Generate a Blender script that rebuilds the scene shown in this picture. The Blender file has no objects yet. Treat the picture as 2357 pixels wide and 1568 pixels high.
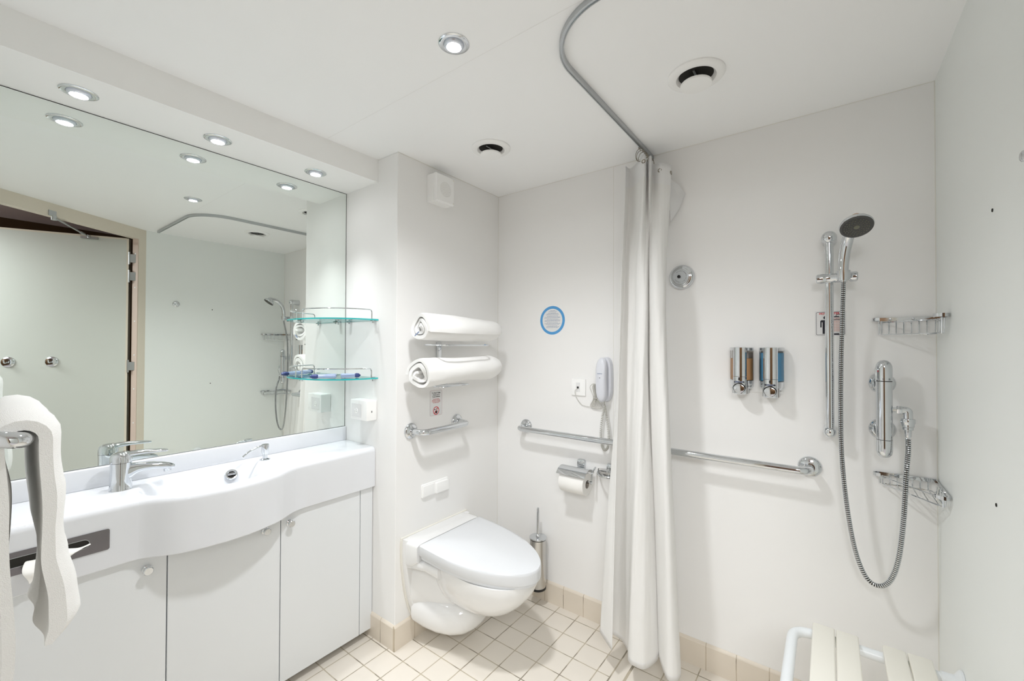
import bpy, bmesh, math, random
from mathutils import Vector, Matrix, noise
random.seed(7)
C = bpy.context.scene.collection
SC = bpy.context.scene
R = math.radians

# ------------------------------------------------------------------ camera, world, lights
XF, YT, XS, YM, YR, ZC, ZS = 1.855, 1.4947, 1.157, 1.8916, -0.2696, 2.15, 2.049
XN = -0.12                      # near wall, left of the doorway
yaw, pitch, roll = R(36.9485), R(0.6327), R(0.204)
fw = Vector((math.cos(yaw)*math.cos(pitch), math.sin(yaw)*math.cos(pitch), math.sin(pitch)))
rt = Vector((math.sin(yaw), -math.cos(yaw), 0)); up = rt.cross(fw)
r2 = rt*math.cos(roll) + up*math.sin(roll); u2 = -rt*math.sin(roll) + up*math.cos(roll)
cam = bpy.data.cameras.new('camera'); cam.sensor_width = 36; cam.lens = 970.714/2357*36
cam.clip_start = 0.02
co = bpy.data.objects.new('camera', cam); C.objects.link(co)
co.matrix_world = Matrix.Translation((0, 0, 1.3112)) @ Matrix((r2, u2, -fw)).transposed().to_4x4()
SC.camera = co
w = bpy.data.worlds.new('world'); SC.world = w; w.use_nodes = True
w.node_tree.nodes['Background'].inputs[0].default_value = (.9, .95, 1, 1)
w.node_tree.nodes['Background'].inputs[1].default_value = 0.25
vs = SC.view_settings
vs.view_transform = 'Standard'; vs.look = 'None'; vs.exposure = 2.13; vs.gamma = 1; vs.use_curve_mapping = False
SC.cycles.max_bounces = 14; SC.cycles.diffuse_bounces = 8; SC.cycles.glossy_bounces = 8
SC.cycles.transmission_bounces = 8; SC.cycles.transparent_max_bounces = 12
SC.cycles.sample_clamp_indirect = 6
SC.cycles.use_denoising = True

SPOT_SOFFIT, SPOT_CEIL = 4.1, 16.5
def lamp(kind, name, loc, power, col=(1, .97, .93), size=.03, direc=(0, 0, -1), angle=120, blend=.6, sx=.5, sy=.5):
    l = bpy.data.lights.new(name, kind); l.energy = power; l.color = col
    o = bpy.data.objects.new(name, l); C.objects.link(o); o.location = loc
    o.rotation_euler = Vector(direc).to_track_quat('-Z', 'Y').to_euler()
    if kind == 'SPOT': l.spot_size = R(angle); l.spot_blend = blend; l.shadow_soft_size = size
    if kind == 'AREA': l.shape = 'RECTANGLE'; l.size = sx; l.size_y = sy
    return o
# unseen fill light added in the cabin behind the doorway to soften shadows
lamp('AREA', 'cabin_fill_light', (-.85, -.55, 2.14), 13.5, (.95, .98, 1.0), sx=1.0, sy=1.0)

# ------------------------------------------------------------------ materials
def nodes(name):
    m = bpy.data.materials.new(name); m.use_nodes = True
    return m, m.node_tree, m.node_tree.nodes['Principled BSDF']
def mat(name, col, rough=.5, metal=0, spec=.5, bump=0, bscale=60, var=0, vscale=4, trans=0, ior=1.45, coat=0, emit=0, sheen=0, alpha=1, sub=0):
    m, t, b = nodes(name); n = t.nodes; L = t.links
    b.inputs['Base Color'].default_value = (*col, 1); b.inputs['Roughness'].default_value = rough
    b.inputs['Metallic'].default_value = metal; b.inputs['Specular IOR Level'].default_value = spec
    b.inputs['Transmission Weight'].default_value = trans; b.inputs['IOR'].default_value = ior
    b.inputs['Coat Weight'].default_value = coat; b.inputs['Coat Roughness'].default_value = .04
    b.inputs['Sheen Weight'].default_value = sheen; b.inputs['Alpha'].default_value = alpha
    if sub:
        b.inputs['Subsurface Weight'].default_value = sub; b.inputs['Subsurface Scale'].default_value = .01
    if emit:
        b.inputs['Emission Color'].default_value = (*col, 1); b.inputs['Emission Strength'].default_value = emit
    tc = n.new('ShaderNodeTexCoord')
    if bump:
        nz = n.new('ShaderNodeTexNoise'); nz.inputs['Scale'].default_value = bscale; nz.inputs['Detail'].default_value = 4
        bp_ = n.new('ShaderNodeBump'); bp_.inputs['Strength'].default_value = bump; bp_.inputs['Distance'].default_value = .002
        L.new(tc.outputs['Object'], nz.inputs['Vector']); L.new(nz.outputs['Fac'], bp_.inputs['Height']); L.new(bp_.outputs['Normal'], b.inputs['Normal'])
    if var:
        nv = n.new('ShaderNodeTexNoise'); nv.inputs['Scale'].default_value = vscale; nv.inputs['Detail'].default_value = 3
        mx = n.new('ShaderNodeMix'); mx.data_type = 'RGBA'
        mx.inputs[6].default_value = (*[c*(1-var) for c in col], 1); mx.inputs[7].default_value = (*[min(1, c*(1+var)) for c in col], 1)
        L.new(tc.outputs['Object'], nv.inputs['Vector']); L.new(nv.outputs['Fac'], mx.inputs[0]); L.new(mx.outputs[2], b.inputs['Base Color'])
    return m
M = {}
M['wall'] = mat('wall_laminate', (.872, .868, .858), .38, spec=.3, bump=.03, bscale=25, var=.006, vscale=1.5)
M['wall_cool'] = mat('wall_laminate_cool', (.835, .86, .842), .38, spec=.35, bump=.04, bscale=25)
M['ceil'] = mat('ceiling_panel', (.935, .94, .94), .45, spec=.3)
M['soffit'] = mat('soffit_panel', (.93, .93, .92), .45, spec=.3)
M['seam'] = mat('seam_sealant', (.78, .77, .72), .6)
M['dark'] = mat('dark_gap', (.02, .018, .015), .8)
M['chrome'] = mat('chrome', (.68, .70, .72), .06, metal=1)
M['steel'] = mat('brushed_steel', (.60, .59, .57), .26, metal=1, bump=.05, bscale=200)
M['alu'] = mat('aluminium', (.50, .52, .53), .3, metal=1)
M['mirror'] = mat('mirror_silver', (.87, .915, .885), .0, metal=1)
M['acrylic'] = mat('cast_washbasin', (.755, .77, .80), .10, spec=.5, coat=.3)
M['cab'] = mat('cabinet_laminate', (.765, .785, .80), .35, spec=.35)
M['ceramic'] = mat('ceramic', (.80, .80, .795), .07, coat=.4)
M['lid'] = mat('toilet_lid_plastic', (.70, .715, .735), .22)
M['plastic'] = mat('white_plastic', (.91, .91, .90), .35)
M['ivory'] = mat('ivory_plastic', (.83, .81, .735), .35)
M['whitemetal'] = mat('white_coated_tube', (.80, .83, .85), .3)
M['phone'] = mat('phone_plastic', (.70, .715, .765), .3)
M['cord'] = mat('grey_cord', (.55, .54, .50), .5)
M['terry'] = mat('terry_cloth', (.93, .925, .91), .95, spec=.1, bump=.6, bscale=800, sheen=.0)
M['paper'] = mat('tissue_paper', (.88, .87, .84), .9, spec=.1, bump=.1, bscale=120)
M['card'] = mat('cardboard', (.40, .36, .31), .9)
M['black'] = mat('black_rubber', (.015, .015, .015), .4)
M['glassedge'] = mat('glass_edge_green', (.05, .62, .62), .08, trans=.3)
M['navy'] = mat('navy_plastic', (.04, .06, .20), .25)
M['lblue'] = mat('pale_blue_plastic', (.50, .60, .85), .2, trans=.3)
M['orange'] = mat('orange_soap', (.88, .52, .24), .25)
M['blue'] = mat('blue_shampoo', (.13, .46, .74), .25)
M['red'] = mat('red_print', (.62, .03, .04), .5)
M['inkblack'] = mat('black_print', (.02, .02, .03), .5)
M['inkblue'] = mat('blue_print', (.22, .28, .42), .5)
M['ringblue'] = mat('sticker_blue', (.09, .34, .68), .4)
M['sheet'] = mat('sticker_white', (.78, .78, .78), .35)
M['pink'] = mat('pink_border_print', (.60, .40, .42), .5)
M['frame'] = mat('door_frame_beige', (.70, .64, .54), .5)
M['frame_in'] = mat('door_jamb_rose', (.62, .50, .43), .5)
M['leaf'] = mat('door_leaf_grey', (.60, .62, .575), .45, var=.015, vscale=3)
M['brown'] = mat('cabin_wood_panel', (.085, .040, .012), .5, var=.2, vscale=6)
M['lilac'] = mat('cabin_ceiling', (.88, .80, .84), .6)
M['nozzle'] = mat('grey_rubber_face', (.07, .07, .068), .5)
M['nozzle_dot'] = mat('nozzle_rubber', (.16, .16, .12), .5)
M['bulb'] = mat('lamp_glow', (1, .98, 1), .3, emit=14)
M['lens'] = mat('frosted_lamp_rim', (.72, .76, .84), .2, metal=.6)
M['plate'] = mat('tissue_plate_steel', (.24, .23, .24), .22, metal=1)
M['grommet'] = mat('dull_brass_wire', (.30, .27, .22), .35, metal=1)
# clear glass / plastic: thin tinted transparent with gloss
def clear(name, tint, fac):
    m, t, b = nodes(name); n = t.nodes; L = t.links
    tr = n.new('ShaderNodeBsdfTransparent'); tr.inputs[0].default_value = (*tint, 1)
    gl = n.new('ShaderNodeBsdfGlossy'); gl.inputs['Roughness'].default_value = .02
    fr = n.new('ShaderNodeFresnel'); fr.inputs[0].default_value = 1.45
    ad = n.new('ShaderNodeMath'); ad.operation = 'ADD'; ad.inputs[1].default_value = fac
    mx = n.new('ShaderNodeMixShader')
    L.new(fr.outputs[0], ad.inputs[0]); L.new(ad.outputs[0], mx.inputs[0]); L.new(tr.outputs[0], mx.inputs[1]); L.new(gl.outputs[0], mx.inputs[2])
    L.new(mx.outputs[0], n['Material Output'].inputs['Surface'])
    return m
M['glass'] = clear('shelf_glass', (.955, .99, .985), .03)
M['clear'] = clear('clear_plastic', (.96, .955, .95), .03)
# curtain cloth: diffuse + translucent
def cloth(name, col):
    m, t, b = nodes(name); n = t.nodes; L = t.links
    d = n.new('ShaderNodeBsdfDiffuse'); d.inputs[0].default_value = (*col, 1)
    tl = n.new('ShaderNodeBsdfTranslucent'); tl.inputs[0].default_value = (*col, 1)
    mx = n.new('ShaderNodeMixShader'); mx.inputs[0].default_value = .22
    tc = n.new('ShaderNodeTexCoord'); nz = n.new('ShaderNodeTexNoise'); nz.inputs['Scale'].default_value = 9; nz.inputs['Detail'].default_value = 6
    mp = n.new('ShaderNodeMapping'); mp.inputs['Scale'].default_value = (3, 3, .6)
    bu = n.new('ShaderNodeBump'); bu.inputs['Strength'].default_value = .35; bu.inputs['Distance'].default_value = .006
    L.new(tc.outputs['Object'], mp.inputs[0]); L.new(mp.outputs[0], nz.inputs['Vector']); L.new(nz.outputs['Fac'], bu.inputs['Height'])
    L.new(bu.outputs[0], d.inputs['Normal'])
    L.new(d.outputs[0], mx.inputs[1]); L.new(tl.outputs[0], mx.inputs[2]); L.new(mx.outputs[0], n['Material Output'].inputs['Surface'])
    return m
M['curtain'] = cloth('curtain_cloth', (.90, .895, .88))
M['hem'] = cloth('curtain_hem_cloth', (.90, .90, .90))

def tiles(name, axes, period, offs, tile, grout, gw=.0026, rough=.35, extra=None, wear=.05):
    """square tiles: grout lines on object coordinates `axes`"""
    m, t, b = nodes(name); n = t.nodes; L = t.links
    def math_(op, a, bb=None, c=None):
        q = n.new('ShaderNodeMath'); q.operation = op
        for i, v in enumerate((a, bb, c)):
            if v is None: continue
            if isinstance(v, (int, float)): q.inputs[i].default_value = v
            else: L.new(v, q.inputs[i])
        return q.outputs[0]
    tc = n.new('ShaderNodeTexCoord'); sp = n.new('ShaderNodeSeparateXYZ'); L.new(tc.outputs['Object'], sp.inputs[0])
    nz0 = n.new('ShaderNodeTexNoise'); nz0.inputs['Scale'].default_value = 30; L.new(tc.outputs['Object'], nz0.inputs['Vector'])
    wob = math_('MULTIPLY', math_('SUBTRACT', nz0.outputs['Fac'], .5), .0022)
    line = None
    for ax, of in zip(axes, offs):
        c = sp.outputs[ax]
        v = math_('PINGPONG', math_('SUBTRACT', math_('ADD', c, wob), of), period/2)   # distance to a line
        ln = math_('LESS_THAN', v, gw)
        if extra and ax == 0:      # no cross joints inside the narrow threshold strip
            s = math_('MULTIPLY', math_('GREATER_THAN', sp.outputs[1], extra[0]), math_('LESS_THAN', sp.outputs[1], extra[1]))
            ln = math_('MULTIPLY', ln, math_('SUBTRACT', 1.0, s))
        line = ln if line is None else math_('MAXIMUM', line, ln)
    if extra:
        for e_ in extra:
            ln = math_('LESS_THAN', math_('ABSOLUTE', math_('SUBTRACT', math_('ADD', sp.outputs[1], wob), e_)), gw*1.3)
            line = math_('MAXIMUM', line, ln)
    nz = n.new('ShaderNodeTexNoise'); nz.inputs['Scale'].default_value = 7; nz.inputs['Detail'].default_value = 5; L.new(tc.outputs['Object'], nz.inputs['Vector'])
    mt = n.new('ShaderNodeMix'); mt.data_type = 'RGBA'; mt.inputs[6].default_value = (*[c*(1-wear) for c in tile], 1); mt.inputs[7].default_value = (*[min(1, c*(1+wear)) for c in tile], 1)
    L.new(nz.outputs['Fac'], mt.inputs[0])
    mg = n.new('ShaderNodeMix'); mg.data_type = 'RGBA'; mg.inputs[6].default_value = (*[c*.55 for c in grout], 1); mg.inputs[7].default_value = (*grout, 1)
    nzg = n.new('ShaderNodeTexNoise'); nzg.inputs['Scale'].default_value = 12; L.new(tc.outputs['Object'], nzg.inputs['Vector'])
    cr = n.new('ShaderNodeMapRange'); cr.inputs[1].default_value = .38; cr.inputs[2].default_value = .5; L.new(nzg.outputs['Fac'], cr.inputs[0]); L.new(cr.outputs[0], mg.inputs[0])
    mx = n.new('ShaderNodeMix'); mx.data_type = 'RGBA'; L.new(line, mx.inputs[0]); L.new(mt.outputs[2], mx.inputs[6]); L.new(mg.outputs[2], mx.inputs[7])
    L.new(mx.outputs[2], b.inputs['Base Color'])
    b.inputs['Roughness'].default_value = rough
    bu = n.new('ShaderNodeBump'); bu.inputs['Strength'].default_value = .5; bu.inputs['Distance'].default_value = .002; bu.invert = True
    L.new(line, bu.inputs['Height']); L.new(bu.outputs[0], b.inputs['Normal'])
    return m
TILE, GROUT = (.76, .71, .635), (.50, .44, .34)
M['floor'] = tiles('floor_tiles', (0, 1), .1103, (1.5795, 1.084), TILE, GROUT, gw=.0022, extra=(.648, .698), rough=.4)
M['skirt_x'] = tiles('skirting_tiles_x', (0,), .11, (1.259,), (.73, .66, .565), (.55, .47, .36), gw=.0016)
M['skirt_y'] = tiles('skirting_tiles_y', (1,), .11, (1.063,), (.73, .66, .565), (.55, .47, .36), gw=.0016)
M['skirt_ya'] = tiles('skirting_tiles_alcove', (1,), .11, (1.583,), (.73, .66, .565), (.55, .47, .36), gw=.0016)

# ------------------------------------------------------------------ helpers
OFF = {}
def bmn(): return bmesh.new()
def obj(name, bm, m, parent=None, loc=None, smooth=True, solid=0):
    """bm holds world coordinates; linked as ONE mesh object"""
    L = OFF.get(parent, Vector((0, 0, 0))) if parent else (Vector(loc) if loc is not None else Vector((0, 0, 0)))
    if solid:
        pass
    for v in bm.verts: v.co -= L
    bmesh.ops.recalc_face_normals(bm, faces=bm.faces)
    me = bpy.data.meshes.new(name); bm.to_mesh(me); bm.free()
    if smooth:
        for p in me.polygons: p.use_smooth = True
        me.set_sharp_from_angle(angle=R(38)) if hasattr(me, 'set_sharp_from_angle') else None
    o = bpy.data.objects.new(name, me); C.objects.link(o)
    for mm in (m if isinstance(m, (list, tuple)) else [m]): me.materials.append(mm)
    if parent: o.parent = parent
    else: o.location = L
    OFF[o] = L
    return o
def tag(o, label=None, cat=None, group=None, kind=None):
    if label: o['label'] = label
    if cat: o['category'] = cat
    if group: o['group'] = group
    if kind: o['kind'] = kind
    return o
def thing(name, label, cat, loc, group=None):
    o = bpy.data.objects.new(name, None); C.objects.link(o); o.location = loc; o.empty_display_size = .05
    OFF[o] = Vector(loc); return tag(o, label, cat, group)
def struct(name, bm, m, parent=None, smooth=False):
    o = obj(name, bm, m, parent, smooth=smooth)
    if not parent: o['kind'] = 'structure'
    return o
def box(bm, x0, x1, y0, y1, z0, z1, bev=0, seg=2, mi=0):
    before = set(bm.faces)
    r = bmesh.ops.create_cube(bm, size=1, matrix=Matrix.Translation(((x0+x1)/2, (y0+y1)/2, (z0+z1)/2)) @ Matrix.Diagonal((abs(x1-x0), abs(y1-y0), abs(z1-z0), 1)))
    if bev:
        ed = list({e for v in r['verts'] for e in v.link_edges})
        bmesh.ops.bevel(bm, geom=ed, offset=bev, segments=seg, profile=.5, affect='EDGES')
    if mi:
        for f in set(bm.faces)-before: f.material_index = mi
    return bm
def frames(pts):
    """parallel transport frames along a polyline"""
    T = []
    for i in range(len(pts)):
        a = pts[max(0, i-1)]; b = pts[min(len(pts)-1, i+1)]
        T.append((b-a).normalized())
    n = T[0].orthogonal().normalized(); out = []
    for i, t in enumerate(T):
        if i:
            ax = T[i-1].cross(t)
            if ax.length > 1e-8:
                n = Matrix.Rotation(T[i-1].angle(t), 3, ax.normalized()) @ n
        n = (n - t*n.dot(t)).normalized()
        out.append((t, n, t.cross(n)))
    return out
def tube(bm, pts, r, seg=12, caps=True, rad=None, mi=0):
    pts = [Vector(p) for p in pts]; fr = frames(pts); rings = []
    for i, p in enumerate(pts):
        rr = rad[i] if rad else r
        rings.append([bm.verts.new(p + fr[i][1]*math.cos(a)*rr + fr[i][2]*math.sin(a)*rr) for a in [2*math.pi*k/seg for k in range(seg)]])
    fs = []
    for a, b in zip(rings, rings[1:]):
        for k in range(seg): fs.append(bm.faces.new((a[k], a[(k+1) % seg], b[(k+1) % seg], b[k])))
    if caps:
        fs.append(bm.faces.new(rings[0][::-1])); fs.append(bm.faces.new(rings[-1]))
    for f in fs: f.material_index = mi
    return bm
def ctube(bm, pts, r, seg=8, mi=0):
    """closed tube loop"""
    pts = [Vector(p) for p in pts]; n = len(pts); rings = []
    c = sum(pts, Vector())/n
    nor = Vector((0, 0, 0))
    for i in range(n): nor += (pts[i]-c).cross(pts[(i+1) % n]-c)
    nor.normalize()
    for i, p in enumerate(pts):
        t = (pts[(i+1) % n]-pts[i-1]).normalized(); s = t.cross(nor).normalized(); q = s.cross(t)
        rings.append([bm.verts.new(p + s*math.cos(a)*r + q*math.sin(a)*r) for a in [2*math.pi*k/seg for k in range(seg)]])
    for i in range(n):
        a, b = rings[i], rings[(i+1) % n]
        for k in range(seg): bm.faces.new((a[k], a[(k+1) % seg], b[(k+1) % seg], b[k])).material_index = mi
    return bm
def catmull(pts, n=8, closed=False):
    P = [Vector(p) for p in pts]; out = []; m = len(P)
    rng = range(m) if closed else range(m-1)
    for i in rng:
        p1, p2 = P[i], P[(i+1) % m]
        p0 = P[i-1] if (closed or i) else p1*2-p2
        p3 = P[(i+2) % m] if (closed or i+2 < m) else p2*2-p1
        for k in range(n):
            t = k/n
            out.append(.5*((2*p1)+(p2-p0)*t+(2*p0-5*p1+4*p2-p3)*t*t+(3*p1-p0-3*p2+p3)*t**3))
    if not closed: out.append(P[-1])
    return out
def fillet(pts, rad, n=6):
    """polyline with rounded corners"""
    P = [Vector(p) for p in pts]; out = [P[0]]
    for i in range(1, len(P)-1):
        a = (P[i-1]-P[i]); b = (P[i+1]-P[i]); r_ = min(rad, a.length*.49, b.length*.49)
        A = P[i]+a.normalized()*r_; B = P[i]+b.normalized()*r_
        for k in range(n+1):
            t = k/n; out.append((1-t)**2*A+2*t*(1-t)*P[i]+t*t*B)
    out.append(P[-1]); return out
def lathe(bm, prof, origin, axis=(0, 0, 1), seg=32, mi=0, caps=True):
    """prof: list of (radius, height along axis)"""
    ax = Vector(axis).normalized(); n = ax.orthogonal().normalized(); b = ax.cross(n); o = Vector(origin); rings = []
    for r, h in prof:
        if r < 1e-6: rings.append([bm.verts.new(o+ax*h)])
        else: rings.append([bm.verts.new(o+ax*h+(n*math.cos(a)+b*math.sin(a))*r) for a in [2*math.pi*k/seg for k in range(seg)]])
    for A, B in zip(rings, rings[1:]):
        for k in range(seg):
            if len(A) == 1 and len(B) == 1: break
            if len(A) == 1: f = bm.faces.new((A[0], B[(k+1) % seg], B[k]))
            elif len(B) == 1: f = bm.faces.new((A[k], A[(k+1) % seg], B[0]))
            else: f = bm.faces.new((A[k], A[(k+1) % seg], B[(k+1) % seg], B[k]))
            f.material_index = mi
    if caps:
        for rg in (rings[0], rings[-1]):
            if len(rg) > 1: bm.faces.new(rg).material_index = mi
    return bm
def prism(bm, pts, d, mi=0):
    """polygon pts (world) extruded by vector d"""
    d = Vector(d); a = [bm.verts.new(Vector(p)) for p in pts]; b = [bm.verts.new(Vector(p)+d) for p in pts]; n = len(pts)
    bm.faces.new(a).material_index = mi; bm.faces.new(b[::-1]).material_index = mi
    for i in range(n): bm.faces.new((a[i], b[i], b[(i+1) % n], a[(i+1) % n])).material_index = mi
    return bm
def loft(bm, secs, cap=True, closed=True):
    rings = [[bm.verts.new(Vector(p)) for p in s] for s in secs]; n = len(rings[0])
    for A, B in zip(rings, rings[1:]):
        for k in range(n if closed else n-1): bm.faces.new((A[k], A[(k+1) % n], B[(k+1) % n], B[k]))
    if cap: bm.faces.new(rings[0][::-1]); bm.faces.new(rings[-1])
    return bm
def band(bm, secs):
    """loft of thin ribbons (outer side + reversed inner side) with quad-strip end caps"""
    rings = [[bm.verts.new(Vector(p)) for p in s] for s in secs]; n = len(rings[0])
    for A, B in zip(rings, rings[1:]):
        for k in range(n): bm.faces.new((A[k], A[(k+1) % n], B[(k+1) % n], B[k]))
    for rg in (rings[0], rings[-1]):
        for k in range(n//2-1): bm.faces.new((rg[k], rg[k+1], rg[n-2-k], rg[n-1-k]))
    return bm
def ring2(cx, cy, rx, ry, n=32, p=2.0):
    out = []
    for k in range(n):
        a = 2*math.pi*k/n; c, s = math.cos(a), math.sin(a)
        out.append((cx+rx*math.copysign(abs(c)**(2/p), c), cy+ry*math.copysign(abs(s)**(2/p), s)))
    return out
def rrect(w_, h_, r_, n=5):
    out = []
    for cx, cy, a0 in ((w_/2-r_, h_/2-r_, 0), (-w_/2+r_, h_/2-r_, 90), (-w_/2+r_, -h_/2+r_, 180), (w_/2-r_, -h_/2+r_, 270)):
        for k in range(n+1):
            a = R(a0+90*k/n); out.append((cx+r_*math.cos(a), cy+r_*math.sin(a)))
    return out
# wall frames: right vector, up vector, outward normal, for things fixed flat on a wall and seen from the room
FAR = (Vector((0, -1, 0)), Vector((0, 0, 1)), Vector((-1, 0, 0)))
TOI = (Vector((1, 0, 0)), Vector((0, 0, 1)), Vector((0, -1, 0)))
ALC = (Vector((0, -1, 0)), Vector((0, 0, 1)), Vector((-1, 0, 0)))
def on(fr, org, pts, h=0): return [Vector(org)+fr[0]*p[0]+fr[1]*p[1]+fr[2]*h for p in pts]
def plate(bm, fr, org, pts, h0, h1, bev=0, mi=0):
    """flat shape on a wall, from height h0 to h1, optionally with a chamfered rim"""
    a = on(fr, org, pts, h0)
    if bev:
        c = Vector((sum(p[0] for p in pts)/len(pts), sum(p[1] for p in pts)/len(pts)))
        w_ = max(p[0] for p in pts)-min(p[0] for p in pts); hh = max(p[1] for p in pts)-min(p[1] for p in pts)
        ins = [(c.x+(p[0]-c.x)*(1-2*bev/w_), c.y+(p[1]-c.y)*(1-2*bev/hh)) for p in pts]
        secs = [a, on(fr, org, pts, h1-bev), on(fr, org, [((p[0]*.7+q[0]*.3), (p[1]*.7+q[1]*.3)) for p, q in zip(pts, ins)], h1-bev*.3), on(fr, org, ins, h1)]
    else: secs = [a, on(fr, org, pts, h1)]
    nf = set(bm.faces); loft(bm, secs)
    for f in set(bm.faces)-nf: f.material_index = mi
    return bm
def text(s, fr, org, size, m, parent, name='lettering', h=.0006, sx=1.0, rot=0, bold=0):
    cu = bpy.data.curves.new('t', 'FONT'); cu.body = s; cu.size = size; cu.align_x = 'CENTER'; cu.align_y = 'CENTER'; cu.offset = bold; cu.extrude = .00015
    cu.resolution_u = 2
    t = bpy.data.objects.new('t', cu); C.objects.link(t); bpy.context.view_layer.update()
    me = bpy.data.meshes.new_from_object(t.evaluated_get(bpy.context.evaluated_depsgraph_get()))
    bpy.data.objects.remove(t); bpy.data.curves.remove(cu)
    L = OFF.get(parent, Vector((0, 0, 0)))
    cr, sr = math.cos(rot), math.sin(rot)
    for v in me.vertices:
        x, y = v.co.x*sx, v.co.y; x, y = x*cr-y*sr, x*sr+y*cr
        v.co = Vector(org)+fr[0]*x+fr[1]*y+fr[2]*(h+v.co.z)-L
    me.name = name; o = bpy.data.objects.new(name, me); C.objects.link(o); o.parent = parent; me.materials.clear(); me.materials.append(m); OFF[o] = L
    return o
def disc_pts(r, n=32): return [(r*math.cos(2*math.pi*k/n), r*math.sin(2*math.pi*k/n)) for k in range(n)]

# ------------------------------------------------------------------ room shell
b = bmn(); prism(b, [(XN, YM, 0), (XF, YM, 0), (XF, YR-.02, 0), (XF, YR, 0), (.86, YR, 0), (.70, -.173, 0), (XN, .371, 0)][0:2]+[(XF, YR, 0), (.8604, YR, 0), (XN, .371, 0)], (0, 0, -.05)); struct('floor', b, M['floor'])
b = bmn(); prism(b, [(XN, YM, ZC), (XF, YM, ZC), (XF, YR, ZC), (.8604, YR, ZC), (XN, .371, ZC)], (0, 0, .05)); struct('ceiling', b, M['ceil'])
b = bmn(); box(b, XN-.05, XS+.05, YM, YM+.05, 0, ZC); struct('wall_mirror_side', b, M['wall'])
b = bmn(); box(b, XS, XF, YT, YM, 0, ZC, .002, 1); struct('wall_toilet_side', b, M['wall'])
b = bmn(); box(b, XF, XF+.05, YR-.05, YM+.05, 0, ZC); struct('wall_far', b, M['wall'])
b = bmn(); box(b, .8604, XF, YR-.05, YR, 0, ZC); struct('wall_right', b, M['wall_cool'])
b = bmn(); box(b, XN-.05, XN, .371, YM, 0, ZC); struct('wall_near', b, M['wall'])
b = bmn(); box(b, XN, XS, 1.634, YM, ZS, ZC); struct('trim_1', b, M['soffit'])      # bulkhead above the mirror
# panel joints
b = bmn(); box(b, .9109, .9123, YR, 1.634, ZC-.0004, ZC+.01); struct('trim_2', b, mat('ceiling_joint', (.87, .87, .86), .5))
b = bmn(); box(b, XF-.0006, XF+.01, .8022, .8040, .104, ZC); struct('trim_3', b, M['seam'])
for i, (a0, a1) in enumerate((((XF-.002, YR, 0), (XF, YR+.002, ZC)), ((XF-.0015, YR, ZC-.002), (XF, YT, ZC)), ((XS, YT-.002, ZC-.002), (XF, YT, ZC)), ((XF-.002, YT-.0015, .1), (XF, YT, ZC)))):
    b = bmn(); box(b, a0[0], a1[0], a0[1], a1[1], a0[2], a1[2]); struct('trim_%d' % (4+i), b, M['seam'])
def skirt(name, p0, p1, nor, m):
    p0, p1, nor = Vector(p0), Vector(p1), Vector(nor); b = bmn(); th = .009
    sec = [(0, 0), (th, 0), (th, .096), (th-.002, .100), (.0015, .106), (0, .106)]
    loft(b, [[p0+nor*a+Vector((0, 0, z)) for a, z in sec], [p1+nor*a+Vector((0, 0, z)) for a, z in sec]])
    return struct(name, b, m)
skirt('baseboard_far', (XF, YT, 0), (XF, YR, 0), (-1, 0, 0), M['skirt_y'])
skirt('baseboard_toilet_side', (XS-.009, YT, 0), (XF, YT, 0), (0, -1, 0), M['skirt_x'])
skirt('baseboard_alcove', (XS, YM, 0), (XS, YT, 0), (-1, 0, 0), M['skirt_ya'])
skirt('baseboard_right', (.8604, YR, 0), (XF, YR, 0), (0, 1, 0), M['skirt_x'])

# ---- doorway with frame (diagonal wall), open door, cabin beyond
D0 = Vector((.8604, YR, 0)); ud = Vector((-.8742, .5714, 0)).normalized()
ud = (Vector((XN, .371, 0))-D0).normalized(); dl = (Vector((XN, .371, 0))-D0).length
nin = Vector((-ud.y, ud.x, 0)); nin = nin if nin.y > 0 else -nin      # into the room
def dbox(bm, t0, t1, n0, n1, z0, z1, mi=0):
    prism(bm, [D0+ud*t0+nin*n0+Vector((0, 0, z0)), D0+ud*t1+nin*n0+Vector((0, 0, z0)), D0+ud*t1+nin*n1+Vector((0, 0, z0)), D0+ud*t0+nin*n1+Vector((0, 0, z0))], (0, 0, z1-z0), mi); return bm
b = bmn(); dbox(b, -.02, .058, -.045, .0, 0, ZC); dbox(b, dl-.058, dl+.02, -.045, 0, 0, ZC); dbox(b, -.02, dl+.02, -.045, -.0002, ZC, 2.26); dbox(b, .058, dl-.058, -.045, 0, 2.074, ZC)
fr_ = struct('door_frame_1', b, M['frame'])
b = bmn(); dbox(b, .058, .062, -.043, -.002, 0, 2.074)
for k in range(8):
    z = .25+k*.245
    lathe(b, [(0, .0), (.005, 0), (.005, .001), (0, .001)], D0+ud*.0625+nin*(-.02)+Vector((0, 0, z)), ud, 10, mi=1)
obj('jamb_lining', b, [M['frame_in'], M['sheet']], fr_, smooth=False)
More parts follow.
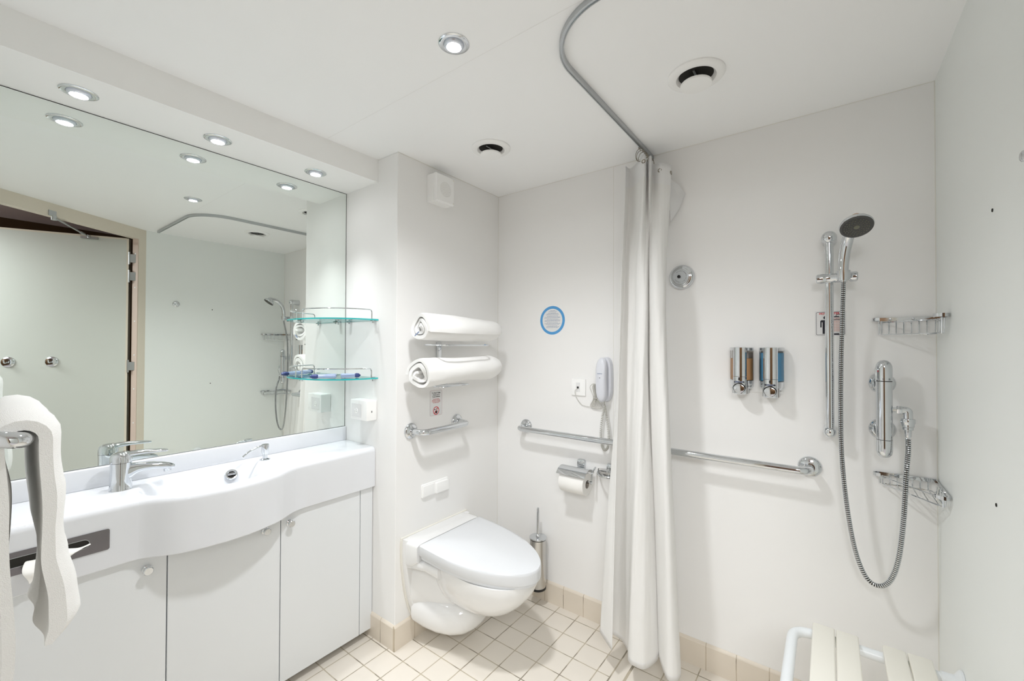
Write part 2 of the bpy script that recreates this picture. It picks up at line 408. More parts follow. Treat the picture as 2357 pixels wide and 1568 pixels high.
# door leaf, hinged outside the frame and opened outwards
hinge = D0+ud*.075+nin*(-.058)
a_ = R(180+26.7); lu = Vector((math.cos(a_), math.sin(a_), 0)); ln_ = Vector((lu.y, -lu.x, 0)); ln_ = ln_ if ln_.y > 0 else -ln_
def lbox(bm, t0, t1, n0, n1, z0, z1, mi=0):
    prism(bm, [hinge+lu*t0+ln_*n0+Vector((0, 0, z0)), hinge+lu*t1+ln_*n0+Vector((0, 0, z0)), hinge+lu*t1+ln_*n1+Vector((0, 0, z0)), hinge+lu*t0+ln_*n1+Vector((0, 0, z0))], (0, 0, z1-z0), mi); return bm
b = bmn(); lbox(b, .0, 1.0, -.04, 0, .02, 2.072); dr = struct('door_1', b, M['leaf'])
b = bmn(); lbox(b, .0, .012, -.041, .002, .02, 2.072); lbox(b, .012, 1.0, -.041, .002, 2.062, 2.0735); obj('door_edge_strip', b, M['frame'], dr, smooth=False)
for k, z in enumerate((1.93, 1.80, 1.15, .35)):
    b = bmn(); p = hinge+Vector((0, 0, z)); lathe(b, [(.006, -.045), (.006, .045)], p+ln_*.006+lu*(-.004), (0, 0, 1), 12)
    prism(b, [p+ud*0+Vector((0, 0, -.03))+ln_*.004, p-ud*.015+nin*.04+Vector((0, 0, -.03)), p-ud*.015+nin*.04+Vector((0, 0, .03)), p+ln_*.004+Vector((0, 0, .03))], ud*.003)
    obj('hinge', b, M['alu'], dr)
def hook(p, nor, parent=None):
    pass
for k, t in enumerate((.395, .604)):
    p = hinge+lu*t+Vector((0, 0, 1.188))
    lab = ('round chrome hook on the grey door, nearer to its hinges, seen in the mirror', 'round chrome hook on the grey door, farther from its hinges, seen in the mirror')[k]
    th = thing('door_hook', lab, 'hook', p+ln_*.001, 'chrome hooks on the open door')
    b = bmn(); lathe(b, [(.034, .0), (.034, .003), (.030, .007), (.016, .0105), (0, .011)], p+ln_*.001, ln_, 28); obj('rosette', b, M['chrome'], th)
    b = bmn(); tube(b, catmull([p+ln_*.008, p+ln_*.03+Vector((0, 0, -.006)), p+ln_*.044+Vector((0, 0, -.002)), p+ln_*.05+Vector((0, 0, .012))], 6), .004, 10)
    obj('peg', b, M['chrome'], th)
# door closer arm
b = bmn(); A = D0+ud*.607+nin*.0+Vector((0, 0, 2.09)); B = hinge+lu*.21+ln_*.02+Vector((0, 0, 2.058))
clo = thing('door_stay', 'grey metal door closer arm between the frame head and the open door', 'door closer', A)
dbox(b, .585, .625, .0005, .004, 2.073, 2.106); obj('fixing_plate', b, M['alu'], clo, smooth=False)
b = bmn(); j = A+nin*.015+Vector((0, 0, -.03)); lathe(b, [(.013, -.012), (.013, .012)], j, (0, 0, 1), 20)
tube(b, [j+nin*.01, j.lerp(B, .75)], .006, 10); tube(b, [j.lerp(B, .74), j.lerp(B, .84)], .009, 10); tube(b, [j.lerp(B, .83), B], .004, 8); obj('arm', b, M['alu'], clo)
b = bmn(); lbox(b, .165, .255, .003, .02, 2.045, 2.06); lathe(b, [(.009, -.01), (.009, .01)], B, (0, 0, 1), 14); obj('door_bracket', b, M['alu'], clo, smooth=False)
# the cabin beyond (mostly hidden): floor, walls, ceiling
b = bmn(); box(b, -1.5, 2.0, -1.25, -1.2, 0, 2.26); struct('wall_cabin_back', b, M['brown'])
b = bmn(); box(b, -1.55, -1.5, -1.25, 2.0, 0, 2.26); struct('wall_cabin_end', b, M['brown'])
b = bmn(); prism(b, [(-1.5, -1.2, 2.26), (2.0, -1.2, 2.26), (2.0, YR-.05, 2.26), (.8604, YR-.05, 2.26), (XN-.05, .35, 2.26), (XN-.05, 2, 2.26), (-1.5, 2, 2.26)], (0, 0, .04)); struct('ceiling_cabin', b, M['lilac'])
b = bmn(); prism(b, [(-1.5, -1.2, -.001), (2.0, -1.2, -.001), (2.0, YR-.05, -.001), (.8604, YR-.05, -.001), (XN-.05, .35, -.001), (XN-.05, 2, -.001), (-1.5, 2, -.001)], (0, 0, -.05)); struct('floor_cabin', b, mat('cabin_carpet', (.50, .46, .46), .9))
b = bmn(); box(b, 1.95, 2.0, -1.2, YR-.05, 0, 2.26); struct('wall_cabin_side', b, M['brown'])

# ------------------------------------------------------------------ mirror
b = bmn(); box(b, XN+.002, XS-.0035, YM-.006, YM-.0005, .9165, ZS-.003)
mr = obj('wall_mirror', b, M['mirror'], loc=(.52, YM-.006, .9165), smooth=False); tag(mr, 'large frameless wall mirror above the washbasin', 'mirror')
b = bmn(); box(b, XN+.001, XS-.0005, YM-.004, YM-.0003, .9158, ZS-.0003); obj('mirror_backing', b, M['dark'], mr, smooth=False)

# ------------------------------------------------------------------ washbasin counter with apron
def yfront(x):
    pts = [(-.12, 1.640), (.335, 1.640), (.36, 1.628), (.395, 1.600), (.43, 1.580), (.47, 1.568), (.557, 1.5565), (.62, 1.560), (.664, 1.5690), (.72, 1.586), (.765, 1.616), (.795, 1.634), (.83, 1.640), (1.157, 1.640)]
    for (x0, y0), (x1, y1) in zip(pts, pts[1:]):
        if x <= x1:
            t = (x-x0)/(x1-x0); return y0+(y1-y0)*t
    return 1.64
def yfs(x): return sum(yfront(min(1.157, max(-.12, x+d))) for d in (-.016, -.008, 0, .008, .016))/5
rim = [Vector((p.x, p.y)) for p in catmull([(x, y, 0) for x, y in [(.368, 1.765), (.360, 1.70), (.372, 1.655), (.40, 1.628), (.45, 1.604), (.53, 1.592), (.61, 1.596), (.665, 1.625), (.705, 1.70), (.735, 1.79), (.725, 1.835), (.66, 1.858), (.56, 1.862), (.47, 1.85), (.405, 1.815)]], 6, True)]
def sdf(x, y):
    p = Vector((x, y)); d = 9; ins = False; n = len(rim)
    for i in range(n):
        a, c = rim[i], rim[(i+1) % n]; e = c-a; q = p-a; t = max(0, min(1, q.dot(e)/e.dot(e))); d = min(d, (q-e*t).length)
        if (a.y > y) != (c.y > y) and x < (c.x-a.x)*(y-a.y)/(c.y-a.y)+a.x: ins = not ins
    return d if ins else -d
def sstep(t): t = max(0, min(1, t)); return t*t*(3-2*t)
def ztop(x, y):
    if x < .34 or x > .76: return .850
    s = sdf(x, y)
    if s < -.006: return .850
    wall = .055+.020*sstep((x-.50)/.2)
    return .850-.118*sstep((s+.006)/wall)-.012*sstep(s/.11)
b = bmn(); cols = []; NX = 230
xs_ = sorted(set([XN+(.34-XN)*k/20 for k in range(21)]+[.34+.46*k/120 for k in range(121)]+[.80+(XS-.0008-.80)*k/16 for k in range(17)]))
for x in xs_:
    yf = yfs(x); rr = .022; col = []
    for k in range(71):
        t = k/70; y = (YM-.001)+(yf+rr-(YM-.001))*t; col.append((x, y, ztop(x, y)))
    for k in range(1, 9):
        a = R(90*k/8); col.append((x, yf+rr-rr*math.sin(a), .850-rr+rr*math.cos(a)))
    for z in (.80, .76, .70, .6745): col.append((x, yf, z))
    col.append((x, yf+.003, .6715)); col.append((x, yf+.055, .6715)); cols.append([b.verts.new(c) for c in col])
for A, B_ in zip(cols, cols[1:]):
    for k in range(len(A)-1): b.faces.new((A[k], A[k+1], B_[k+1], B_[k]))
cnt = thing('washbasin', 'long white washbasin counter with a bow-fronted apron under the mirror', 'washbasin', (.55, 1.72, .6715))
obj('basin_top', b, M['acrylic'], cnt)
b = bmn(); box(b, XN, XS-.0008, YM-.020, YM-.001, .8495, .9150, .004, 3); obj('backsplash', b, M['acrylic'], cnt)
# overflow on the back slope of the bowl
b = bmn(); o_ = Vector((.650, 1.829, .812)); nn = Vector((-.15, -.80, .62)).normalized()
lathe(b, [(.021, -.003), (.021, .002), (.019, .0042), (.015, .0045), (.0125, .002), (.0125, -.002), (0, -.002)], o_, nn, 32)
ov = obj('overflow_ring', b, M['chrome'], cnt)
b = bmn(); lathe(b, [(.0122, .0002), (.0122, .0010), (0, .0010)], o_, nn, 24); ovh = obj('overflow_hole', b, M['dark'], cnt)
b = bmn(); s_ = nn.cross(Vector((0, 0, 1))).normalized(); tube(b, [o_+nn*.004-s_*.013, o_+nn*.0065, o_+nn*.004+s_*.013], .0035, 8); obj('overflow_bar', b, M['chrome'], cnt)
# drain
b = bmn(); lathe(b, [(.028, 0), (.028, .003), (.022, .005), (.020, .003), (0, .0035)], (.50, 1.72, ztop(.50, 1.72)), (0, 0, 1), 32); obj('drain_plug', b, M['chrome'], cnt)
# tissue dispenser plate, flush in the apron
tp = thing('tissue_dispenser', 'flush steel tissue dispenser plate in the counter apron, tissue poking out', 'tissue dispenser', (.155, 1.639, .755))
APR = (Vector((1, 0, 0)), Vector((0, 0, 1)), Vector((0, -1, 0)))
b = bmn(); outer = rrect(.246, .058, .005, 4); 
oo = (.154, 1.6392, .7565)
slot = []
for sgn, a0 in ((1, -90), (-1, 90)):
    for k in range(9):
        a = R(a0+180*k/8); slot.append((sgn*.070+.012*math.cos(a), .003+.012*math.sin(a)))
# plate as ring between outer and slot, bridged by quads
def resample(P, n):
    L_ = [0]
    for i in range(len(P)): L_.append(L_[-1]+(Vector(P[(i+1) % len(P)])-Vector(P[i])).length)
    out = []
    for k in range(n):
        s = L_[-1]*k/n; i = max(j for j in range(len(P)) if L_[j] <= s+1e-12); t = (s-L_[i])/max(1e-9, L_[i+1]-L_[i]); out.append(tuple(Vector(P[i]).lerp(Vector(P[(i+1) % len(P)]), t)))
    return out
def ang0(P): return min(range(len(P)), key=lambda i: abs(math.atan2(P[i][1], P[i][0]))) 
NO = 720
def polar(P, n):
    out = []
    for k in range(n):
        a = 2*math.pi*k/n; d = Vector((math.cos(a), math.sin(a))); best = None
        for i in range(len(P)):
            p, q = Vector(P[i]), Vector(P[(i+1) % len(P)]); e = q-p; den = d.x*e.y-d.y*e.x
            if abs(den) < 1e-12: continue
            t = (p.x*e.y-p.y*e.x)/den; s = (p.x*d.y-p.y*d.x)/den
            if t > 0 and -1e-6 <= s <= 1+1e-6: best = t if best is None else max(best, t)
        out.append(tuple(d*best))
    return out
o1 = polar(outer, NO); s1 = polar(slot, NO)
loft(b, [on(APR, oo, o1, 0), on(APR, oo, o1, .0016), on(APR, oo, s1, .0016), on(APR, oo, s1, .0006)], cap=False)
obj('steel_plate', b, M['plate'], tp, smooth=False)
b = bmn(); plate(b, APR, oo, s1, .0002, .0007); obj('slot', b, M['dark'], tp, smooth=False)
b = bmn(); ctube(b, on(APR, oo, slot, .0018), .0011, 6); obj('slot_lip', b, M['chrome'], tp)
b = bmn(); rows = []
for i in range(11):
    t = i/10; row = []
    for j_ in range(22):
        s = j_/21
        x = .236-.118*s-.014*t*(1-s)+.006*math.sin(t*5+s*3); z = .7600-.004*math.sin(s*9)-(.010+.042*s**1.4)*t+.003*math.sin(s*17)*t
        y = 1.6385-.004-(.004+.020*s**.7)*math.sin(min(1, t*1.3)*1.7)-.003*math.sin(s*19+t*6)*t
        row.append(b.verts.new((x, y, z)))
    rows.append(row)
for A, B_ in zip(rows, rows[1:]):
    for k in range(21): b.faces.new((A[k], A[k+1], B_[k+1], B_[k]))
ti = obj('tissue', b, M['paper'], tp); ti.modifiers.new('s', 'SOLIDIFY').thickness = .0012; ti.modifiers.new('d', 'SUBSURF').render_levels = 1

# ------------------------------------------------------------------ vanity cabinet
vb = thing('vanity_cabinet', 'white vanity cabinet with flat doors below the washbasin', 'cabinet', (.5, 1.75, 0))
b = bmn(); box(b, XN, XS-.001, 1.674, YM-.001, .036, .6700); obj('body', b, M['cab'], vb, smooth=False)
b = bmn(); box(b, XN, XS-.012, 1.74, YM-.001, .0, .036); obj('plinth', b, M['dark'], vb, smooth=False)
def door(x0, x1, kx, name='door'):
    b = bmn(); box(b, x0+.0016, x1-.0016, 1.655, 1.6735, .034, .6685, .001, 1); d_ = obj(name, b, M['cab'], vb, smooth=False)
    if kx is not None:
        b = bmn(); p = (kx, 1.655, .6285)
        lathe(b, [(.0125, 0), (.0125, .003), (.008, .006), (.0072, .012), (.0095, .0145), (.0125, .017), (.0125, .0215), (.0105, .0235), (0, .0235)], p, (0, -1, 0), 28)
        kn = obj('knob', b, M['chrome'], d_)
    return d_
door(-.115, .073, None); door(.073, .4135, .3634); door(.4135, .7545, .699); door(.7545, 1.092, .786); door(1.092, XS-.001, None, 'filler_panel')

# ------------------------------------------------------------------ basin mixer tap
tx, ty = .328, 1.797
tap = thing('mixer_tap', 'chrome single-lever mixer tap on the washbasin, left of the bowl', 'tap', (tx, ty, .85))
b = bmn(); secs = []
for z, rx, ry in ((.8505, .0290, .027), (.853, .0282, .0262), (.88, .0265, .0245), (.92, .0262, .0245), (.9345, .0270, .0250)):
    secs.append([(x, y, z) for x, y in ring2(tx, ty, rx, ry, 32)])
loft(b, secs); obj('body', b, M['chrome'], tap)
b = bmn(); secs = []
for z, r_, dx in ((.9355, .0272, 0), (.953, .0270, 0), (.960, .0252, .0005), (.966, .020, .002), (.9685, .011, .003)):
    secs.append([(x, y, z) for x, y in ring2(tx+dx, ty, r_, r_*.96, 32)])
loft(b, secs); obj('cap', b, M['chrome'], tap)
dv = Vector((.995, -.10, 0)).normalized(); sv = Vector((0, 0, 1)).cross(dv)
b = bmn(); secs = []
for t, hw, z, th_ in ((.006, .016, .957, .010), (.03, .0165, .9600, .008), (.06, .0150, .9595, .0065), (.09, .013, .9570, .0055), (.108, .011, .9550, .0045), (.116, .007, .9540, .003)):
    secs.append([Vector((tx, ty, z))+dv*t+sv*(a*hw)+Vector((0, 0, c*th_)) for a, c in ring2(0, 0, 1, 1, 20, 2.6)])
loft(b, secs); obj('lever', b, M['chrome'], tap)
b = bmn(); secs = []
for t, hw, z, th_ in ((.002, .021, .8970, .0300), (.022, .0195, .9030, .0250), (.036, .0180, .9090, .0180), (.055, .0175, .9110, .0135), (.080, .0170, .9095, .0120), (.108, .0160, .9040, .0115), (.124, .0145, .8995, .0100), (.134, .009, .8970, .006)):
    secs.append([Vector((tx, ty, z))+dv*t+sv*(a*hw)+Vector((0, 0, c*th_)) for a, c in ring2(0, 0, 1, 1, 20, 2.5)])
loft(b, secs); obj('spout', b, M['chrome'], tap)
b = bmn(); lathe(b, [(.0105, 0), (.0105, .012), (.009, .013), (0, .013)], Vector((tx, ty, .897))+dv*.114, (.15, 0, -1), 20); obj('aerator', b, M['chrome'], tap)
# lotion pump
px_, py_ = .7600, 1.807
pm = thing('soap_pump', 'small chrome soap pump set in the counter right of the bowl', 'soap pump', (px_, py_, .85))
b = bmn(); lathe(b, [(.0185, .0004), (.0185, .002), (.013, .0045), (.009, .006), (.009, .022), (.011, .024)], (px_, py_, .85), (0, 0, 1), 28); obj('base', b, M['chrome'], pm)
b = bmn(); lathe(b, [(.0112, .0), (.0128, .012), (.0140, .034), (.0128, .038), (0, .0385)], (px_, py_, .8725), (0, 0, 1), 28); obj('pump_head', b, M['chrome'], pm)
b = bmn(); tube(b, catmull([(px_-.008, py_, .906), (px_-.030, py_-.001, .903), (px_-.058, py_-.002, .892), (px_-.082, py_-.003, .876)], 6), .004, 12, rad=None); obj('spout', b, M['chrome'], pm)

# ------------------------------------------------------------------ lights
def downlight(x, y, z, label, power, group, ang=82):
    t = thing('downlight', label, 'downlight', (x, y, z), group)
    b = bmn(); lathe(b, [(.043, 0), (.043, .0016), (.041, .003), (.034, .0045), (.0285, .0035), (.0265, .0), (.0265, -.0)], (x, y, z), (0, 0, -1), 40, caps=False); obj('trim_ring', b, M['chrome'], t)
    b = bmn(); lathe(b, [(.0275, -.001), (.0275, .004), (.0255, .0085), (.0225, .0105), (.0205, .0108), (.0200, .0090), (.0185, .0085)], (x, y, z), (0, 0, -1), 32, caps=False); obj('glass_rim', b, M['lens'], t)
    b = bmn(); lathe(b, [(.0186, .0078), (.0186, .0092), (.012, .0112), (0, .0120)], (x, y, z), (0, 0, -1), 28); obj('bulb', b, M['bulb'], t)
    lamp('SPOT', 'downlight_beam', (x, y, z-.018), power, (.965, .98, 1.0), .028 if ang < 100 else .06, angle=ang, blend=1.0)
for x, lab in ((.217, 'round chrome downlight in the bulkhead, nearest the doorway of the three'), (.569, 'round chrome downlight in the bulkhead, middle one of the three above the mirror'), (.931, 'round chrome downlight in the bulkhead, nearest the alcove wall and glass shelves')):
    downlight(x, 1.757, ZS, lab, SPOT_SOFFIT, 'downlights in the bulkhead over the mirror')
downlight(.832, .832, ZC, 'single chrome downlight in the main ceiling, away from the bulkhead', SPOT_CEIL, None, 145)

def vent(x, y, label):
    t = thing('ceiling_vent', label, 'air vent', (x, y, ZC), 'round ceiling vents')
    b = bmn(); lathe(b, [(.083, 0), (.083, .004), (.080, .007), (.070, .011), (.058, .010), (.052, .004), (.050, -.0)], (x, y, ZC), (0, 0, -1), 48, caps=False); obj('flange', b, M['plastic'], t)
    b = bmn(); lathe(b, [(.0505, .0003), (0, .0003)], (x, y, ZC), (0, 0, -1), 40, caps=False); obj('throat', b, M['dark'], t)
    b = bmn(); lathe(b, [(0, .022), (.030, .022), (.044, .026), (.0455, .029), (.044, .033), (.02, .035), (0, .0352)], (x, y, ZC), (0, 0, -1), 48, caps=False); obj('disc', b, M['plastic'], t)
    b = bmn(); lathe(b, [(.004, .0004), (.004, .024)], (x, y, ZC), (0, 0, -1), 10); box(b, x-.03, x+.03, y-.003, y+.003, ZC-.003, ZC-.0005); obj('stem', b, M['alu'], t)
vent(1.372, 1.148, 'white round ceiling vent above the toilet')
vent(1.3777, .3266, 'white round ceiling vent above the shower, right of the curtain rail')

# ------------------------------------------------------------------ curtain rail, rings, curtain
path = [(XF-.001, .6213), (1.25, .6213)]
cx_, cy_, rr_ = 1.115, .421, .200
pts = [Vector((XF-.001, .6213, 2.138))]
for k in range(0, 25):
    a = R(90+90*k/24); pts.append(Vector((cx_+rr_*math.cos(a), cy_+rr_*math.sin(a), 2.138)))
pts.append(Vector((.915, YR+.06, 2.138)))
b = bmn(); secs = []
fr2 = frames(pts)
for i, p in enumerate(pts):
    t = fr2[i][0]; s = Vector((t.y, -t.x, 0)).normalized()
    secs.append([p+s*a+Vector((0, 0, c)) for a, c in ((-.0062, .0115), (-.0062, -.0035), (-.0025, -.0045), (-.0025, -.002), (.0025, -.002), (.0025, -.0045), (.0062, -.0035), (.0062, .0115))])
loft(b, secs)
rail = obj('curtain_rail', b, M['alu'], loc=(XF-.001, .6213, 2.138), smooth=False); tag(rail, 'curved aluminium shower curtain rail fixed to the ceiling', 'curtain rail')
for k, (x, y) in enumerate(((.932, .50), (.922, .40), (1.10, .6213), (1.30, .6213), (1.50, .6213))):
    pass
# curtain: folds given as plan paths at several heights (L to the right, D away from the doorway)
cc = Vector((1.752, .628)); La = Vector((.337, -.941)); Da = Vector((.941, .337))
def LD(l, d): return cc+La*l+Da*d
TOP = [(-.070, -.030), (-.050, .020), (-.012, -.045), (.006, -.078), (.018, -.020), (.024, -.056), (.034, -.050), (.040, -.005), (.070, -.040), (.110, -.020), (.085, .030), (.130, .022)]
MID = [(-.086, -.095), (-.075, -.035), (-.035, -.070), (-.020, -.110), (.012, -.125), (.022, -.080), (.012, -.060), (.036, -.135), (.078, -.140), (.083, -.075), (.045, -.030), (.020, -.020)]
BOT = [(-.115, -.150), (-.168, -.085), (-.105, -.030), (-.060, -.085), (-.050, -.160), (.008, -.175), (.058, -.120), (.043, -.060), (.086, -.200), (.132, -.180), (.128, -.085), (.060, -.040)]
keys = [(2.085, TOP), (1.45, MID), (1.15, [(a[0]*.8+c[0]*.2, a[1]*.8+c[1]*.2) for a, c in zip(MID, BOT)]), (.6, [(a[0]*.35+c[0]*.65, a[1]*.35+c[1]*.65) for a, c in zip(MID, BOT)]), (.03, BOT)]
def cpath(z):
    for (z0, A), (z1, B_) in zip(keys, keys[1:]):
        if z >= z1:
            t = (z0-z)/(z0-z1); t = t*t*(3-2*t) if z0 > 2 else t
            return [(a[0]+(c[0]-a[0])*t, a[1]+(c[1]-a[1])*t) for a, c in zip(A, B_)]
    return keys[-1][1]
NZ, NS = 90, 12
botz = [.115, .135, .092, .086, .090, .088, .105, .130, .088, .092, .09, .09]
topz = [2.068, 2.075, 2.082, 2.088, 2.078, 2.084, 2.086, 2.076, 2.058, 2.050, 2.04, 2.0]
def interp(arr, n):
    return [p.x for p in catmull([(a, 0, 0) for a in arr], n)]
bz, tz = interp(botz, NS), interp(topz, NS)
b = bmn(); grid = []
for iz in range(NZ+1):
    row = []; 
    for js in range(len(bz)):
        z = tz[js]+(bz[js]-tz[js])*iz/NZ
        row.append(z)
    grid.append(row)
vg = []
for iz in range(NZ+1):
    zc_ = 2.085+(.03-2.085)*iz/NZ
    P = catmull([(p[0], p[1], 0) for p in cpath(zc_)], NS)
    vr = []
    for js, p in enumerate(P):
        q = LD(p.x, p.y); z = grid[iz][js]
        wv = noise.noise(Vector((js*.13, z*3.0, 1.7)))*.006+noise.noise(Vector((js*.35, z*9, 5)))*.0022
        x = min(XF-.012, q.x+Da.x*wv); vr.append(b.verts.new((x, q.y+Da.y*wv, z)))
    vg.append(vr)
hemrow = 4
for i, (A, B_) in enumerate(zip(vg, vg[1:])):
    for k in range(len(A)-1):
        f = b.faces.new((A[k], A[k+1], B_[k+1], B_[k])); f.material_index = 1 if i < hemrow or i >= NZ-1 else 0
cur = thing('shower_curtain', 'white shower curtain gathered at the far wall end of its rail', 'curtain', (1.76, .62, .02))
cl = obj('cloth', b, [M['curtain'], M['hem']], cur); sm = cl.modifiers.new('s', 'SOLIDIFY'); sm.thickness = .0012; sm.offset = 0
# loose top corner flap with eyelets
def flap(pts3, eyes):
    b = bmn(); prism(b, pts3, Vector((.0012, .0004, 0))); return b
v0 = LD(.128, .020)
b = bmn()
fp = [LD(.095, .0), LD(.148, .035), LD(.172, .045), LD(.150, .040), LD(.112, .012)]
fz = [2.02, 1.985, 1.950, 1.895, 1.83]
prism(b, [(min(XF-.006, p.x), p.y, z) for p, z in zip(fp, fz)], (.001, 0, .0005)); obj('corner_flap', b, M['hem'], cur)
def ctop_at(s):      # a point of the cloth on its hem line
    js = int(s*(len(bz)-1)); return vgco[js]
P = catmull([(p[0], p[1], 0) for p in cpath(2.06)], NS)
EY = []
for s in (.262, .72, .815):
    js = int(s*(len(P)-1)); q = LD(P[js].x, P[js].y); q2 = LD(P[js+1].x, P[js+1].y); tn = Vector((q2.x-q.x, q2.y-q.y, 0)).normalized(); nn = Vector((tn.y, -tn.x, 0))
    if nn.x > 0: nn = -nn
    p = Vector((q.x, q.y, tz[js]-.030))+nn*.0015; EY.append(p)
    b = bmn(); ctube(b, [p+tn*math.cos(a)*.0065+Vector((0, 0, 1))*math.sin(a)*.0065 for a in [2*math.pi*k/20 for k in range(20)]], .0022, 8); obj('eyelet', b, M['grommet'], cur)
    b = bmn(); prism(b, [p+nn*.0002+tn*math.cos(a)*.0055+Vector((0, 0, 1))*math.sin(a)*.0055 for a in [2*math.pi*k/16 for k in range(16)]], nn*.0004); obj('eyelet_hole', b, M['sheet'], cur)
# wire rings hooked in the rail
ringlab = 'thin wire curtain ring crowded behind the foremost one at the rail end'
first = None
for k in range(8):
    x = 1.700+k*.019; tilt = R(random.uniform(-35, 35)); cz = 2.098
    c = Vector((x, .6213, cz))
    if first is None:
        b = bmn(); P2 = []
        for i in range(24):
            a = 2*math.pi*i/24; P2.append(c+Vector((0, math.cos(a)*.020, math.sin(a)*.027)))
        ctube(b, P2, .0013, 6); ctube(b, [c+Vector((math.cos(a)*.003, 0, .030+math.sin(a)*.005)) for a in [2*math.pi*i/10 for i in range(10)]], .0012, 5)
        first = obj('curtain_ring', b, M['grommet'], loc=c); o = first
    else:
        o = first.copy(); C.objects.link(o); o.location = c
    o.rotation_euler = (R(random.uniform(-12, 12)), 0, tilt)
    tag(o, 'foremost wire curtain ring, nearest the doorway, at the curtain rail end' if k == 0 else ringlab, 'curtain ring', 'wire curtain rings')

# ------------------------------------------------------------------ loudspeaker box on the toilet wall
sp_ = thing('wall_speaker', 'small square white loudspeaker high on the toilet wall', 'speaker', (1.383, YT, 1.975))
b = bmn(); x0, x1, z0, z1 = 1.325, 1.4405, 1.976, 2.103
sec = lambda y, i: [(x0+i, y, z1-i), (x1-i, y, z1-i), (x1-i, y, z0+i), (x0+i, y, z0+i)]
loft(b, [sec(YT-.0005, 0), sec(YT-.043, 0), sec(YT-.044, .0025), sec(YT-.0475, .0025), sec(YT-.0485, 0), sec(YT-.060, 0), sec(YT-.063, .003)]); obj('case', b, M['plastic'], sp_, smooth=False)
b = bmn(); SO = (1.3835, YT-.063, 2.038)
for rr in range(1, 9):
    n_ = 6*rr
    for k in range(n_):
        a = 2*math.pi*k/n_+rr*.2; c = (rr*.0042*math.cos(a), rr*.0042*math.sin(a)); plate(b, TOI, SO, [(c[0]+.0009*math.cos(q), c[1]+.0009*math.sin(q)) for q in (0, 1.57, 3.14, 4.71)], .00005, .0003)
obj('grille_holes', b, mat('grille_shadow', (.33, .32, .26), .8), sp_, smooth=False)
for dx, dz in ((.050, .055), (.050, -.055)):
    b = bmn(); lathe(b, [(.0035, 0), (.0035, .0006), (0, .0006)], (1.3835+dx, YT-.063, 2.0395+dz), (0, -1, 0), 14); obj('screw_cap', b, M['ivory'], sp_)

# ------------------------------------------------------------------ towel rack + rolled towels
rk = thing('towel_rack', 'chrome wall rack of flat wire loops holding rolled towels over the toilet', 'towel rack', (1.397, YT, 1.10))
b = bmn(); box(b, 1.384, 1.411, YT-.014, YT-.0005, 1.118, 1.325, .004, 3); obj('wall_bar', b, M['chrome'], rk)
for z in (1.311, 1.127):
    yf_, yb_, xe_ = (YT-.20, YT-.055, 1.55) if z > 1.3 else (YT-.138, YT-.085, 1.47)
    b = bmn(); lp = [(1.285 if z < 1.3 else 1.255, yb_, z), (1.285 if z < 1.3 else 1.245, yf_, z), (xe_, yf_, z), (xe_-.01, yb_, z)]
    P = fillet([lp[3]]+[lp[0], lp[1], lp[2]]+[lp[3]], .03, 6); P = [(a*.5+c_*.5) for a, c_ in zip(P, P)]
    loop = []
    for k in range(4):
        A, Bp, Cp = Vector(lp[k-1]), Vector(lp[k]), Vector(lp[(k+1) % 4])
        for q in fillet([A.lerp(Bp, .5), Bp, Bp.lerp(Cp, .5)], .03, 6)[1:-1]: loop.append(q)
    ctube(b, loop, .0038, 8)
    box(b, 1.388, 1.407, YT-.060, YT-.012, z-.006, z+.003, .002, 2)
    obj('wire_loop', b, M['chrome'], rk)
def roll_towel(x0, x1, yc, zfun, rfun, seed, turns, squash, name, label, tagz=None, flapdir=1):
    """a bath towel rolled up along X: spiral band swept along its length"""
    t = thing(name, label, 'towel', ((x0+x1)/2, yc, zfun(.5)-rfun(.5)), 'rolled white towels on the rack')
    b = bmn(); NS_ = 84; NXX = 44; th = .0075; secs = []
    for i in range(NXX+1):
        u = i/NXX; x = x0+(x1-x0)*u; R0 = rfun(u); zc_ = zfun(u)
        outer_, inner_ = [], []
        endround = 1-.30*max(0, (u-.86)/.14)**2 - .05*max(0, (.05-u)/.05)**2
        for k in range(NS_+1):
            s = k/NS_; a = R(70)+flapdir*s*turns*2*math.pi
            rr = R0*(.18+.82*s**.85)
            wob_ = 1+.10*math.sin(a*2+seed)*(1-s)+.05*math.sin(a*3+seed*2+u*4)
            rr *= wob_*endround
            rr += .0030*noise.noise(Vector((math.cos(a)*2+seed, math.sin(a)*2, x*9)))
            d = Vector((0, math.cos(a), math.sin(a)*squash))
            dx = (.012*math.sin(a+seed)+.007*math.sin(2*a))*(1-u*2) if u < .5 else 0
            hw = th*(1+.5*math.sin(s*9+seed)*.4)
            outer_.append(Vector((x+dx*(1-s*.6), yc, zc_))+d*(rr+hw)); inner_.append(Vector((x+dx*(1-s*.6), yc, zc_))+d*max(.001, rr-hw))
        secs.append(outer_+inner_[::-1])
    band(b, secs)
    o = obj('rolled_cloth', b, M['terry'], t)
    return t, o
lin = lambda a, c: (lambda u: a+(c-a)*u)
yc_ = YT-.118
tA, oA = roll_towel(1.185, 1.685, yc_, lambda u: 1.383-.004*u, lambda u: .069-.006*abs(u-.3)-.012*max(0, u-.5), 1.3, 2.35, .90, 'rolled_towel', 'rolled white towel on the upper loop of the wall rack', flapdir=1)
tB, oB = roll_towel(1.180, 1.680, yc_, lambda u: 1.186+.012*u, lambda u: .073-.012*math.sin(u*3.1)*.8, 4.1, 2.2, .92, 'rolled_towel', 'rolled white towel on the lower loop of the wall rack', flapdir=-1)
b = bmn(); prism(b, [(1.168, yc_+.012, 1.352), (1.168, yc_-.014, 1.368), (1.1665, yc_-.017, 1.362), (1.1665, yc_+.010, 1.346)], (-.0008, 0, 0)); obj('care_tag', b, M['inkblue'], tA, smooth=False)

